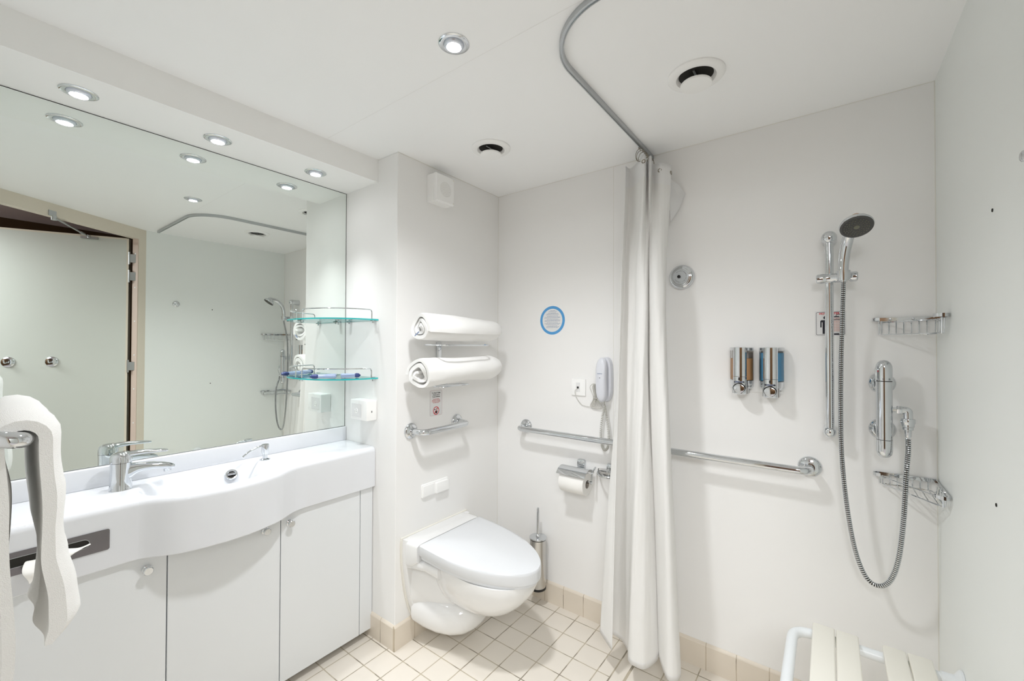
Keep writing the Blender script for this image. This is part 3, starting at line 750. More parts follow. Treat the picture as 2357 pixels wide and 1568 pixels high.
# ------------------------------------------------------------------ flushing notice on the toilet wall
fs = thing('flush_notice', 'small pink-bordered notice under the rolled towels about flushing the toilet', 'sign', (1.388, YT, .976))
b = bmn(); FO = (1.388, YT, 1.036); w_, h_ = .077, .120
plate(b, TOI, FO, rrect(w_, h_, .006), .0002, .0009); obj('card', b, M['sheet'], fs, smooth=False)
b = bmn(); o1, o2 = rrect(w_-.001, h_-.001, .006), rrect(w_-.0032, h_-.0032, .005)
loft(b, [on(TOI, FO, o1, .0010), on(TOI, FO, o2, .0010)], cap=False); obj('border', b, M['pink'], fs, smooth=False)
for i, s in enumerate(('To Flush Toilet,', 'Close Lid &', 'Touch Button')): text(s, TOI, (FO[0], YT, FO[2]+.047-i*.0088), .0088, M['inkblack'], fs, h=.0012, bold=.0001, sx=.98)
for i, s in enumerate(('Disposal of items', 'other than toilet paper', 'in the bowl can damage', 'the toilet system')): text(s, TOI, (FO[0], YT, FO[2]+.018-i*.0056), .0056, M['red'], fs, h=.0012, sx=1.0)
IO = (FO[0], YT, FO[2]-.037)
b = bmn(); loft(b, [on(TOI, IO, disc_pts(.0195), .0011), on(TOI, IO, disc_pts(.0158), .0011)], cap=False)
a = R(48); plate(b, TOI, IO, [(.0165*math.cos(a)-.0014*math.sin(a)*-1, .0165*math.sin(a)-.0014*math.cos(a)), (.0165*math.cos(a)-.0014*math.sin(a), .0165*math.sin(a)+.0014*math.cos(a)), (-.0165*math.cos(a)-.0014*math.sin(a), -.0165*math.sin(a)+.0014*math.cos(a)), (-.0165*math.cos(a)+.0014*math.sin(a), -.0165*math.sin(a)-.0014*math.cos(a))], .0014, .0018)
obj('prohibition_ring', b, M['red'], fs, smooth=False)
b = bmn(); plate(b, TOI, IO, [(-.008, -.001), (.009, -.001), (.006, -.013), (-.003, -.013)], .0010, .0013); plate(b, TOI, (IO[0]-.008, IO[1], IO[2]+.006), disc_pts(.0033, 14), .0010, .0013)
plate(b, TOI, (IO[0]+.002, IO[1], IO[2]+.008), [(-.002, -.001), (.003, 0), (.002, .003), (-.001, .002)], .0010, .0013); obj('pictogram', b, M['inkblack'], fs, smooth=False)

# ------------------------------------------------------------------ grab bars
def grabbar(name, fr, p0, p1, off, r, fl, label, flr=.036):
    u_, v_, n_ = fr; A, B_ = Vector(p0), Vector(p1); t = thing(name, label, 'grab bar', (A+B_)/2)
    d = (B_-A).normalized()
    b = bmn(); tube(b, fillet([A+n_*.004, A+n_*off, B_+n_*off, B_+n_*.004], .045, 10), r, 20); obj('bar', b, M['chrome'], t)
    for p in (A, B_):
        b = bmn(); lathe(b, [(flr, .0005), (flr, .003), (flr*.93, .008), (flr*.75, .0115), (r*1.35, .014), (r*1.15, .018)], p, n_, 36); obj('flange', b, M['chrome'], t)
    return t
grabbar('grab_bar', TOI, (1.2364, YT, .927), (1.5275, YT, .929), .082, .0135, 0, 'short chrome grab bar on the wall above the toilet')
grabbar('grab_bar', FAR, (XF, 1.296, .880), (XF, .057, .880), .082, .0135, 0, 'long chrome grab bar crossing the far wall behind the shower curtain')

# ------------------------------------------------------------------ flush plate
fp_ = thing('flush_plate', 'white two-button flush plate above the toilet', 'flush plate', (1.382, YT, .61))
b = bmn(); plate(b, TOI, (1.3815, YT, .6385), rrect(.165, .062, .006), .0003, .009, .004); obj('back_plate', b, M['plastic'], fp_)
b = bmn(); plate(b, TOI, (1.337, YT, .6385), rrect(.066, .050, .004), .008, .013, .002); obj('button', b, M['plastic'], fp_)
b = bmn(); plate(b, TOI, (1.416, YT, .6375), rrect(.080, .050, .004), .008, .022, .003); obj('button', b, M['plastic'], fp_)

# ------------------------------------------------------------------ toilet (wall hung)
TX = 1.388
tl = thing('toilet', 'white wall-hung toilet with closed lid', 'toilet', (TX, YT, .054))
def halfw(t): # plan outline of lid: t=0 rear .. 1 tip
    return .193*(1-max(0, (t-.12)/.88)**2.35)**.55 if t > .12 else .193+.0*t
def plan(y0, y1, k=1.0, n=22):
    """closed outline from rear y0 to tip y1"""
    L_ = []
    for i in range(n+1):
        a = math.pi/2*i/n; t = math.sin(a); L_.append((halfw(min(1, t))*k, y0+(y1-y0)*t))
    return [(TX+w__, y) for w__, y in L_]+[(TX-w__, y) for w__, y in L_[::-1][1:]]
def zslope(y, zr, zf): # height along lid
    t = (1.385-y)/(1.385-.915); return zr+(zf-zr)*t
# back block (cistern face)
b = bmn(); secs = []
OUT = [(.205, .470), (.207, .44), (.207, .40), (.203, .34), (.190, .25), (.170, .17), (.140, .10), (.100, .065), (.05, .055)]
ring_ = [(TX+a, z) for a, z in OUT]+[(TX-a, z) for a, z in OUT[::-1]]
def shrink(rg, k, dz=0):
    c = (TX, .28); return [((x-c[0])*k+c[0], (z-c[1])*k+c[1]+dz) for x, z in rg]
ring_f = [(TX+(p.x), p.y) for p in catmull([(a, z, 0) for a, z in OUT], 5)]; ring_f = ring_f+[(2*TX-x, z) for x, z in ring_f[::-1]]
secs = [[(x, YT-.0006, z) for x, z in ring_f], [(x, YT-.012, z) for x, z in ring_f]]
loft(b, secs); obj('sealing_gasket', b, mat('ivory_sealant', (.82, .80, .74), .6), tl)
b = bmn(); rf = shrink(ring_f, .975); secs = [[(x, YT-.010, z) for x, z in rf], [(x, YT-.030, z) for x, z in rf], [(x, YT-.036, z) for x, z in shrink(ring_f, .955)]]
loft(b, secs); bmesh.ops.triangulate(b, faces=[f for f in b.faces if len(f.verts) > 4]); obj('wall_flange', b, M['ceramic'], tl)
# upper back block, slopes down to the lid
b = bmn()
def blk(y, hw, zt, zb_): return [(TX+a*hw, y, zb_+(zt-zb_)*c) for a, c in ring_b]
ring_b = [(a, .5+c/2) for a, c in ring2(0, 0, 1, 1, 40, 9)]
loft(b, [blk(YT-.010, .201, .468, .345), blk(YT-.06, .201, .4675, .352), blk(YT-.092, .199, .465, .375), blk(YT-.0985, .196, .461, .38)]); obj('rear_block', b, M['ceramic'], tl)
# lid
b = bmn(); secs = []
Y0, Y1 = 1.383, .915
for k, dzt, ybk in ((.985, -.047, 0), (1.0, -.043, 0), (1.003, -.012, 0), (.998, -.005, .001), (.975, -.0008, .004), (.90, .001, .02), (.6, .003, .10), (.25, .004, .18)):
    pl = plan(Y0-ybk*.3, Y1+ybk*.9, k)
    secs.append([(x, y, zslope(y, .467, .432)+dzt) for x, y in pl])
loft(b, secs); lid = obj('lid', b, M['lid'], tl)
# seat ring just below the lid
b = bmn(); secs = []
for k, dz in ((.955, -.062), (.965, -.050), (.965, -.047)):
    secs.append([(x, y, zslope(y, .467, .432)+dz) for x, y in plan(Y0-.004, Y1+.010, k)])
loft(b, secs); obj('seat', b, M['lid'], tl)
# bowl: lofted horizontal sections that pull back towards the wall
b = bmn(); secs = []
def bsec(z, hw, yr_, yf_, p=2.4, n=40):
    cy = (yr_+yf_)/2; ry = (yr_-yf_)/2; return [(x, y, z+((yr_-y)/(yr_-yf_))*0) for x, y in ring2(TX, cy, hw, ry, n, p)]
for z, hw, yr_, yf_ in ((.392, .168, 1.43, .945), (.375, .168, 1.43, .942), (.350, .164, 1.43, .948), (.320, .156, 1.43, .962), (.290, .145, 1.43, .985), (.260, .130, 1.425, 1.015), (.235, .112, 1.42, 1.050), (.212, .088, 1.41, 1.095), (.197, .055, 1.38, 1.15), (.192, .02, 1.30, 1.22)):
    secs.append(bsec(z, hw, yr_, yf_))
# slope front down slightly
for s in secs:
    for i, (x, y, z) in enumerate(s): s[i] = (x, y, z-.018*max(0, (1.385-y)/.47))
loft(b, secs); obj('bowl', b, M['ceramic'], tl)
# side web joining bowl and wall flange, plus fixing recess
b = bmn(); secs = []
for y, hw, zt, zb_ in ((YT-.03, .196, .385, .335), (YT-.08, .192, .392, .345), (YT-.13, .180, .395, .345), (YT-.20, .172, .395, .33)):
    secs.append([(TX+a*hw, y, zb_+(zt-zb_)*(.5+c/2)) for a, c in ring2(0, 0, 1, 1, 40, 5)])
loft(b, secs); obj('shoulder', b, M['ceramic'], tl)
# foot / trap
b = bmn(); secs = []
for y, hw, zt, zb_, p in ((YT-.03, .168, .225, .062, 2.6), (YT-.08, .158, .225, .046, 2.5), (YT-.14, .146, .225, .042, 2.4), (YT-.20, .130, .222, .050, 2.3), (YT-.245, .108, .214, .068, 2.2), (YT-.272, .082, .200, .092, 2.1), (YT-.286, .046, .178, .12, 2.0)):
    secs.append([(TX+a*hw, y, zb_+(zt-zb_)*(.5+c/2)) for a, c in ring2(0, 0, 1, 1, 40, p)])
loft(b, secs); obj('trap', b, M['ceramic'], tl)
b = bmn(); secs = []
for y, hw in ((YT-.03, .180), (YT-.055, .160), (YT-.10, .135), (YT-.16, .112), (YT-.21, .088), (YT-.235, .06)):
    secs.append([(TX+a*hw, y, .13+.255*(.5+c/2)) for a, c in ring2(0, 0, 1, 1, 24, 3)])
loft(b, secs); obj('core', b, M['ceramic'], tl)
b = bmn(); lathe(b, [(.013, 0), (.013, .006), (.009, .010), (.009, .016), (.005, .0165), (.004, .012), (0, .012)], (TX-.150, YT-.034, .300), (-.25, -1, 0), 20); obj('fixing_cap', b, M['ivory'], tl)

# ------------------------------------------------------------------ toilet brush
bx, by = XF-.062, 1.180
tb = thing('toilet_brush', 'steel toilet brush holder on the far wall beside the toilet', 'toilet brush', (bx, by, .085))
b = bmn(); lathe(b, [(.0405, .0), (.0405, .235)], (bx, by, .098), (0, 0, 1), 40); obj('holder', b, M['steel'], tb)
b = bmn(); lathe(b, [(.039, 0), (.042, .002), (.042, .012), (.0405, .013)], (bx, by, .086), (0, 0, 1), 40); obj('base_ring', b, M['black'], tb)
b = bmn(); lathe(b, [(.0405, 0), (.0405, .005)], (bx, by, .333), (0, 0, 1), 40); obj('rubber_ring', b, M['black'], tb)
b = bmn(); lathe(b, [(.0435, 0), (.0440, .002), (.0435, .0055), (.012, .0075), (.009, .018), (.0065, .020), (.0062, .148), (.0050, .1515), (0, .152)], (bx, by, .338), (0, 0, 1), 36); obj('lid_with_handle', b, M['chrome'], tb)
b = bmn(); box(b, bx+.03, XF-.0005, by-.012, by+.012, .20, .24, .003); obj('wall_bracket', b, M['chrome'], tb)

# ------------------------------------------------------------------ round blue sticker
ro = (XF, 1.1362, 1.4395); st = thing('round_sticker', 'round blue-rimmed sticker with tiny text on the far wall', 'sticker', ro)
b = bmn(); loft(b, [on(FAR, ro, disc_pts(.0735, 48), .0003), on(FAR, ro, disc_pts(.0735, 48), .0010), on(FAR, ro, disc_pts(.0595, 48), .0010)], cap=False); obj('blue_rim', b, M['ringblue'], st, smooth=False)
b = bmn(); plate(b, FAR, ro, disc_pts(.0600, 48), .0003, .0008); obj('white_face', b, M['sheet'], st, smooth=False)
b = bmn(); z = .050; random.seed(3)
for blk_ in (2, 3, 3, 3, 3, 3):
    for li in range(blk_):
        wl = math.sqrt(max(0, .054**2-z*z))*(.62 if li == 0 else random.uniform(.75, .95)); x = -wl
        while x < wl:
            ww = random.uniform(.002, .0075)
            plate(b, FAR, (ro[0], ro[1]-x-ww/2, ro[2]+z), [(-ww/2, -.0009), (ww/2, -.0009), (ww/2, .0009), (-ww/2, .0009)], .0009, .0011); x += ww+.0015
        z -= .0048
    z -= .0022
obj('print', b, M['inkblue'], st, smooth=False)

# ------------------------------------------------------------------ phone socket, phone, cords
so = (XF, .9825, 1.1062); sk = thing('phone_socket', 'square white phone socket on the far wall left of the telephone', 'socket', so)
b = bmn(); plate(b, FAR, so, rrect(.0765, .081, .002), .0003, .009, .0025); obj('plate', b, M['plastic'], sk)
b = bmn(); plate(b, FAR, (so[0], so[1]+.001, so[2]+.001), rrect(.021, .044, .001), .009, .0105, .0005); obj('jack_insert', b, M['sheet'], sk, smooth=False)
b = bmn(); plate(b, FAR, (so[0], so[1]+.001, so[2]-.001), [(-.005, -.005), (.005, -.005), (.005, .005), (-.005, .005)], .0104, .0110); obj('jack_hole', b, M['black'], sk, smooth=False)
ph = thing('wall_telephone', 'white wall-mounted telephone handset beside the shower curtain', 'telephone', (XF, .835, 1.05))
po = (XF, .834, 1.153)
def phone_outline(w_, h_, n=32):
    return [(w_/2*math.copysign(abs(math.cos(a))**.85, math.cos(a))*(1-.07*math.cos(2*a)), h_/2*math.copysign(abs(math.sin(a))**.8, math.sin(a))) for a in [2*math.pi*k/n for k in range(n)]]
b = bmn(); loft(b, [on(FAR, po, phone_outline(.068, .208), .0006), on(FAR, po, phone_outline(.068, .208), .018), on(FAR, po, phone_outline(.062, .200), .026), on(FAR, po, phone_outline(.050, .185), .029)]); obj('cradle', b, M['phone'], ph)
b = bmn(); po2 = (XF, .839, 1.153)
secs = []
def hset(k, h): # handset: two lobes and a waist, bulging out
    P = []
    for a, c in phone_outline(.060*k, .205*(.5+.5*k), 40): P.append((a*(1-.13*math.cos(c/.1025*math.pi/2)**2), c))
    return [Vector(po2)+FAR[0]*a+FAR[1]*c+FAR[2]*(h+.012*(abs(c)/.1)**2*(-1 if h > .045 else -1.0)+.0) for a, c in P]
loft(b, [hset(.93, .046), hset(1.0, .052), hset(1.0, .060), hset(.93, .0665), hset(.78, .0705), hset(.4, .073)]); obj('handset', b, M['phone'], ph)
b = bmn(); plate(b, FAR, (po2[0], po2[1], po2[2]+.010), disc_pts(.0016, 10), .0725, .0735); obj('indicator', b, M['black'], ph)
b = bmn()
for k in range(7): plate(b, FAR, (po2[0], po2[1]+.011-k*.0036, po2[2]+.029), [(-.0012, -.0011), (.0012, -.0011), (.0012, .0011), (-.0012, .0011)], .0718, .0724)
obj('emblem', b, M['inkblue'], ph, smooth=False)
def coil(bm, path_, r_, rw, turns):
    P = []; n = turns*10; fr_c = None; pp = catmull(path_, 24); fr_c = frames(pp)
    for i in range(n+1):
        s = i/n*(len(pp)-1); k = min(len(pp)-2, int(s)); f = s-k; c = pp[k].lerp(pp[k+1], f); t, u_, v_ = fr_c[k]; a = 2*math.pi*turns*i/n
        P.append(c+u_*math.cos(a)*r_+v_*math.sin(a)*r_)
    tube(bm, P, rw, 5)
b = bmn(); yp = .834
coil(b, [(XF-.020, yp+.002, 1.035), (XF-.022, yp+.014, .98), (XF-.024, yp+.022, .90), (XF-.024, yp+.016, .845), (XF-.026, yp, .826), (XF-.028, yp-.016, .845), (XF-.028, yp-.020, .90), (XF-.028, yp-.009, .98), (XF-.030, yp-.001, 1.035)], .0048, .0017, 72)
tube(b, catmull([(XF-.020, yp, 1.062), (XF-.024, yp+.004, 1.045), (XF-.020, yp+.002, 1.034)], 6), .002, 6); obj('coiled_cord', b, M['cord'], ph)
b = bmn(); q0 = Vector((XF-.012, .9835, 1.100))
tube(b, catmull([q0, (XF-.020, .993, 1.090), (XF-.012, .992, 1.060), (XF-.008, .965, 1.025), (XF-.006, .930, 1.016), (XF-.010, .900, 1.020)], 10), .0013, 6)
for k in range(6):
    s = (k-2.5)*.0022; tw = random.uniform(-.006, .006)
    loop = catmull([(XF-.008-abs(s), .893+s, 1.062), (XF-.010-abs(s), .900+s*2.2+tw, 1.110), (XF-.012, .893+s, 1.128), (XF-.009, .886+s*2.0, 1.105), (XF-.008, .889+s, 1.062), (XF-.010, .872+s*3, 1.028), (XF-.012, .880+s*3, 1.012), (XF-.010, .905+s*2, 1.022)], 6, True)
    ctube(b, loop, .0015, 5)
tube(b, [(XF-.016, .899, 1.060), (XF-.018, .890, 1.061), (XF-.016, .880, 1.060)], .002, 6)
tube(b, catmull([(XF-.010, .885, 1.10), (XF-.010, .872, 1.135), (XF-.012, .858, 1.15)], 8), .0013, 6)
obj('line_cord', b, M['cord'], ph)

# ------------------------------------------------------------------ toilet paper holder
pp_ = thing('paper_holder', 'chrome toilet paper holder with a curved cover on the far wall', 'toilet paper holder', (XF, .965, .735))
b = bmn(); plate(b, FAR, (XF, .9650, .738), rrect(.042, .040, .009), .0005, .016, .006); obj('wall_plate', b, M['chrome'], pp_)
rc = Vector((XF-.066, .965, .675))
b = bmn(); secs = []
for y in (1.042, .892):
    o_ = []; i_ = []
    for k in range(13):
        a = R(35+115*k/12); o_.append((rc.x-math.cos(a)*-.060*-1*-1, y, rc.z+math.sin(a)*.058)); i_.append((rc.x-math.cos(a)*-.0585*-1*-1, y, rc.z+math.sin(a)*.0565))
    secs.append(o_+i_[::-1])
loft(b, secs); obj('cover', b, M['chrome'], pp_)
b = bmn(); tube(b, fillet([(XF-.020, .884, .735), (rc.x+.010, .884, .722), (rc.x, .884, rc.z), (rc.x, 1.045, rc.z)], .012, 5), .0040, 10); lathe(b, [(.008, 0), (.008, .006), (0, .008)], (rc.x, .886, rc.z), (0, -1, 0), 16); tube(b, [(rc.x, 1.045, rc.z), (rc.x, 1.050, rc.z+.012)], .004, 10)
obj('arm', b, M['chrome'], pp_)
b = bmn(); lathe(b, [(.0195, 0), (.0505, 0), (.0515, .002), (.0515, .125), (.0505, .127), (.0195, .127), (.0195, 0)], (rc.x, 1.030, rc.z-.012), (0, -1, 0), 40, caps=False)
tr_ = obj('toilet_roll', b, M['paper'], loc=(rc.x, .965, rc.z-.012)); tag(tr_, 'white toilet paper roll hanging in the chrome holder', 'toilet roll')
b = bmn(); lathe(b, [(.0180, .001), (.0193, .001), (.0193, .126), (.0180, .126), (.0180, .001)], (rc.x, 1.030, rc.z-.012), (0, -1, 0), 28, caps=False); obj('cardboard_core', b, M['card'], tr_)

# soap dish, partly behind the curtain
sd = thing('soap_dish', 'small chrome and glass soap dish half hidden behind the curtain', 'soap dish', (XF, .835, .735))
b = bmn(); plate(b, FAR, (XF, .815, .742), rrect(.036, .036, .008), .0005, .014, .005); tube(b, [(XF-.01, .815, .740), (XF-.045, .815, .728)], .006, 10)
pts_ = [(XF-.012, .862, .722), (XF-.012, .782, .722), (XF-.060, .765, .722), (XF-.085, .795, .722), (XF-.085, .832, .722), (XF-.045, .862, .722)]
ctube(b, [Vector(p) for p in catmull(pts_, 4, True)], .0035, 8); obj('chrome_frame', b, M['chrome'], sd)
b = bmn(); cP = catmull(pts_, 4, True); ctr = Vector((XF-.05, .827, .0)); 
loft(b, [[(ctr.x+(p.x-ctr.x)*k, ctr.y+(p.y-ctr.y)*k, z) for p in cP] for k, z in ((.97, .735), (.95, .718), (.8, .712), (.2, .712))]); obj('glass_dish', b, M['clear'], sd)

# ------------------------------------------------------------------ clothesline reel + its hook
cr_ = (XF, .4955, 1.600); rl = thing('clothesline_reel', 'round chrome retractable clothesline reel on the far wall right of curtain', 'clothesline reel', cr_)
b = bmn(); lathe(b, [(.0505, .0005), (.0515, .004), (.0510, .012), (.046, .020), (.0415, .023), (.0380, .0235), (.0365, .0265), (.0340, .0275), (.031, .0272)], cr_, (-1, 0, 0), 48); obj('case', b, M['chrome'], rl)
b = bmn(); lathe(b, [(.0300, .0260), (.0300, .0280), (0, .0280)], cr_, (-1, 0, 0), 40); obj('face_plate', b, mat('satin_silver', (.62, .65, .67), .35, metal=.5), rl)
b = bmn(); lathe(b, [(.0060, .028), (.0070, .033), (.0050, .037), (0, .038)], (cr_[0], cr_[1]+.005, cr_[2]), (-1, 0, 0), 20); obj('line_end_knob', b, M['black'], rl)
def arctext(s, rad, a0, step, size, flip=False):
    n = len(s)
    for i, ch in enumerate(s):
        if ch == ' ': continue
        a = a0-(i-(n-1)/2)*step if not flip else a0+(i-(n-1)/2)*step
        text(ch, FAR, (cr_[0], cr_[1]-rad*math.cos(a), cr_[2]+rad*math.sin(a)), size, M['inkblack'], rl, h=.0284, rot=a-math.pi/2 if not flip else a+math.pi/2)
arctext('RETRACTABLE', .0235, R(80), R(10), .0048); arctext('CLOTHES LINE', .0235, R(262), R(10), .0048, True); arctext('LOCKING', .0235, R(5), R(11), .0046)
hk = (1.0427, YR, 1.6212); ho = thing('line_hook', 'tiny chrome anchor rosette on the right wall, seen in the mirror', 'hook', hk)
b = bmn(); lathe(b, [(.0225, .0005), (.0225, .004), (.018, .008), (.010, .010), (.009, .018), (.006, .020), (0, .020)], hk, (0, 1, 0), 28); obj('rosette', b, M['chrome'], ho)

# ------------------------------------------------------------------ soap dispensers
br_ = thing('dispenser_bracket', 'thin white wall strip behind the two soap dispensers', 'bracket', (XF, .215, 1.14))
b = bmn(); box(b, XF-.007, XF-.0005, .135, .298, 1.135, 1.292, .002, 2); obj('back_strip', b, M['plastic'], br_)
def dispenser(yc, z0, z1, level, liquid, word, label):
    t = thing('soap_dispenser', label, 'soap dispenser', (XF-.007, yc, z0), 'wall soap dispensers')
    o = (XF, yc, 0); H = z1-z0
    def fr_out(w_, d0, d1, z, n=12, flat=.35): # D-shaped plan section from the wall, bulging out
        P = [(XF-d0, yc+w_/2)]
        for k in range(n+1):
            a = -1+2*k/n; P.append((XF-d0-(d1-d0)*(flat+(1-flat)*math.cos(a*math.pi/2)**.8 if abs(a) < 1 else flat), yc-a*w_/2*-1*-1))
        P.append((XF-d0, yc-w_/2)); return [(x, y, z) for x, y in P]
    b = bmn(); loft(b, [fr_out(.078, .0075, .066, z1-.125), fr_out(.078, .0075, .066, z1-.012)]); 
    o1_ = obj('reservoir', b, M['clear'], t, smooth=False)
    b = bmn(); loft(b, [fr_out(.075, .009, .0645, z1-.1235), fr_out(.075, .009, .0645, level)]); obj('liquid', b, liquid, t, smooth=False)
    b = bmn(); loft(b, [fr_out(.080, .0075, .070, z1-.0115), fr_out(.080, .0075, .070, z1-.002), fr_out(.076, .009, .066, z1)]); obj('cap', b, M['chrome'], t)
    b = bmn(); loft(b, [fr_out(.070, .0075, .055, z1-.157), fr_out(.079, .0075, .067, z1-.148), fr_out(.079, .0075, .067, z1-.1255)]); obj('collar', b, M['chrome'], t)
    # front spine
    def spn(z, w_=.046, d=.082, n=14):
        P = [(XF-.060, yc+w_/2)]
        for k in range(n+1):
            a = -1+2*k/n; P.append((XF-.066-(d-.066)*max(0, 1-a*a)**.5, yc-a*w_/2*-1*-1))
        P.append((XF-.060, yc-w_/2)); return [(x, y, z) for x, y in P]
    b = bmn(); loft(b, [spn(z0+.002, .042, .076), spn(z0+.006), spn(z0+.068)]); loft(b, [spn(z0+.0692), spn(z1-.001), spn(z1+.001, .042, .078)]); obj('front_spine', b, M['chrome'], t)
    b = bmn(); box(b, XF-.060, XF-.0075, yc-.026, yc+.026, z0+.004, z1-.150); obj('pump_housing', b, M['alu'], t, smooth=False)
    F2 = (XF-.0820, yc, z0)
    b = bmn(); bt = [(math.sin(a)*(.0185-.002*math.cos(2*a)), math.cos(a)*.0175-(.004 if math.cos(a) < 0 else 0)*abs(math.cos(a))) for a in [2*math.pi*k/32 for k in range(32)]]
    plate(b, FAR, (F2[0], yc, z0+.026), [(x*.92, y*.92) for x, y in bt], -.004, .0045, .002); obj('push_button', b, M['chrome'], t)
    b = bmn(); plate(b, FAR, (F2[0], yc, z0+.0275), [(x*1.02, y*1.02) for x, y in bt], -.006, .0006); plate(b, FAR, (F2[0], yc, z0+.060), rrect(.005, .0115, .002), -.002, .0012); obj('button_recess', b, M['black'], t, smooth=False)
    b = bmn(); plate(b, FAR, (F2[0], yc, z0+.0485), rrect(.034, .0055, .002), -.004, .0012); lab_ = obj('name_strip', b, M['inkblack'], t, smooth=False)
    text(word, FAR, (F2[0], yc, z0+.0485), .0046, M['lblue'], t, h=.0015, bold=.0001)
dispenser(.2700, 1.128, 1.306, 1.264, M['orange'], 'BODY WASH', 'chrome wall dispenser with orange body wash')
dispenser(.1710, 1.122, 1.306, 1.286, M['blue'], 'SHAMPOO', 'chrome wall dispenser with blue shampoo')

# ------------------------------------------------------------------ shower rail, hand shower, hose, mixer
sx_, sy_ = XF-.060, -.001
sr_ = thing('shower_rail', 'vertical chrome shower slide rail on the far wall', 'shower rail', (XF, sy_, 1.01))
b = bmn(); tube(b, [(sx_, sy_, 1.020), (sx_, sy_-.000, 1.675)], .0124, 24); obj('pole', b, M['chrome'], sr_)
b = bmn()
for k in range(52): box(b, sx_-.0108, sx_-.0100, sy_-.0062, sy_-.0048, 1.055+k*.0092, 1.060+k*.0092)
obj('measuring_notches', b, M['dark'], sr_, smooth=False)
b = bmn(); lathe(b, [(.0225, 0), (.0225, .058), (.0215, .068), (.017, .0765), (.009, .081), (0, .082)], (XF-.0005, sy_, 1.681), (-1, 0, 0), 32); obj('top_mount', b, M['chrome'], sr_)
b = bmn(); lathe(b, [(.0190, 0), (.0190, .055), (.0180, .066), (.013, .074), (.006, .077), (0, .078)], (XF-.0005, sy_, 1.021), (-1, 0, 0), 32); obj('bottom_mount', b, M['chrome'], sr_)
b = bmn(); zc_ = 1.541; sxx = sx_-.012
lathe(b, [(.012, .0), (.0155, .003), (.0165, .02), (.0150, .024), (.0145, .050), (.0160, .052), (.0160, .062), (.0150, .066)], (sxx, .035, zc_), (0, -1, 0), 28); lathe(b, [(.0150, 0), (.0165, .004), (.0165, .018), (.013, .022), (0, .023)], (sxx-.004, -.058+.004, zc_), (0, -1, 0), 28)
obj('slider', b, M['chrome'], sr_)
b = bmn(); hx, hy = sx_-.052, -.038
lathe(b, [(.0165, -.016), (.0185, .0), (.0190, .016), (.0160, .0165)], (hx, hy, zc_), (0, 0, 1), 28); box(b, hx, sxx, hy-.008, hy+.004, zc_-.010, zc_+.010, .002); obj('holder', b, M['chrome'], sr_)
hs = thing('hand_shower', 'chrome hand shower with a dark grey spray face in its holder', 'hand shower', (hx, hy, 1.525))
hc = Vector((1.634, -.0665, 1.675)); hn = Vector((-.58, -.10, -.80)).normalized()
b = bmn(); P = catmull([(hx+.001, hy, 1.520), (hx, hy, 1.56), (hx-.002, hy-.003, 1.605), (hx-.014, hy-.010, 1.650), (hx-.045, hy-.020, 1.685), (hc.x+.020, hc.y+.001, hc.z+.022), (hc.x-.004, hc.y-.0, hc.z+.020)], 7)
rad = [.0125+.0035*math.sin(min(1, i/len(P)*1.5)*1.5)-(.003 if i < 3 else 0) for i in range(len(P))]
tube(b, P, .014, 22, rad=rad); obj('handle', b, M['chrome'], hs)
b = bmn(); lathe(b, [(.0, -.023), (.016, -.021), (.032, -.014), (.040, -.006), (.0425, .0), (.0422, .004), (.0405, .006)], hc, hn, 40, caps=False); obj('head_shell', b, M['chrome'], hs)
b = bmn(); lathe(b, [(.0412, .004), (.0405, .0075), (.036, .0085), (.0345, .0075), (.0, .0078)], hc, hn, 40, caps=False); obj('spray_face', b, M['nozzle'], hs)
b = bmn(); n1 = hn.orthogonal().normalized(); n2 = hn.cross(n1)
for rr, cnt_, rn in ((.0085, 0, 0), (.0135, 12, .0013), (.019, 16, .0013), (.0245, 18, .0015), (.030, 22, .0015)):
    for k in range(cnt_):
        a = 2*math.pi*k/cnt_+rr*90; lathe(b, [(rn, .0075), (rn*.8, .0095), (0, .0097)], hc+(n1*math.cos(a)+n2*math.sin(a))*rr, hn, 6)
lathe(b, [(.0075, .0077), (.0070, .0088), (0, .0090)], hc, hn, 20)
obj('nozzles', b, M['nozzle_dot'], hs)
# hose with ribs
hosep = catmull([(hx+.001, hy, 1.520), (hx+.012, -.0365, 1.46), (XF-.082, -.034, 1.36), (XF-.078, -.031, 1.236), (XF-.078, -.0300, 1.02), (XF-.080, -.0362, .880), (XF-.082, -.0500, .7415), (XF-.084, -.0685, .6344), (XF-.085, -.0929, .5700), (1.765, -.1215, .5565), (1.757, -.1475, .5840), (1.749, -.1665, .6580), (1.745, -.1785, .7840), (1.752, -.1855, .9140), (1.775, -.1930, .985), (1.787, -.1945, 1.031)], 30)
# resample by arc length
L_ = [0]
for a, c in zip(hosep, hosep[1:]): L_.append(L_[-1]+(c-a).length)
def at(s):
    import bisect
    i = min(len(hosep)-2, max(0, bisect.bisect_right(L_, s)-1)); return hosep[i].lerp(hosep[i+1], (s-L_[i])/max(1e-9, L_[i+1]-L_[i]))
pitch_ = .0062; nr = int(L_[-1]/pitch_); P = []; rad = []
for i in range(nr):
    for f, r_ in ((0, .0058), (.12, .0073), (.62, .0073), (.74, .0058)):
        P.append(at((i+f)*pitch_)); rad.append(r_)
b = bmn(); tube(b, P, .007, 12, rad=rad)
for f in b.faces:
    pass
hos = obj('shower_hose', b, [M['chrome'], M['dark']], loc=(XF-.08, -.11, .55)); tag(hos, 'ribbed metal shower hose hanging in a long loop', 'shower hose')
for k, p in enumerate(hos.data.polygons):
    if (k//12) % 4 == 3: p.material_index = 1
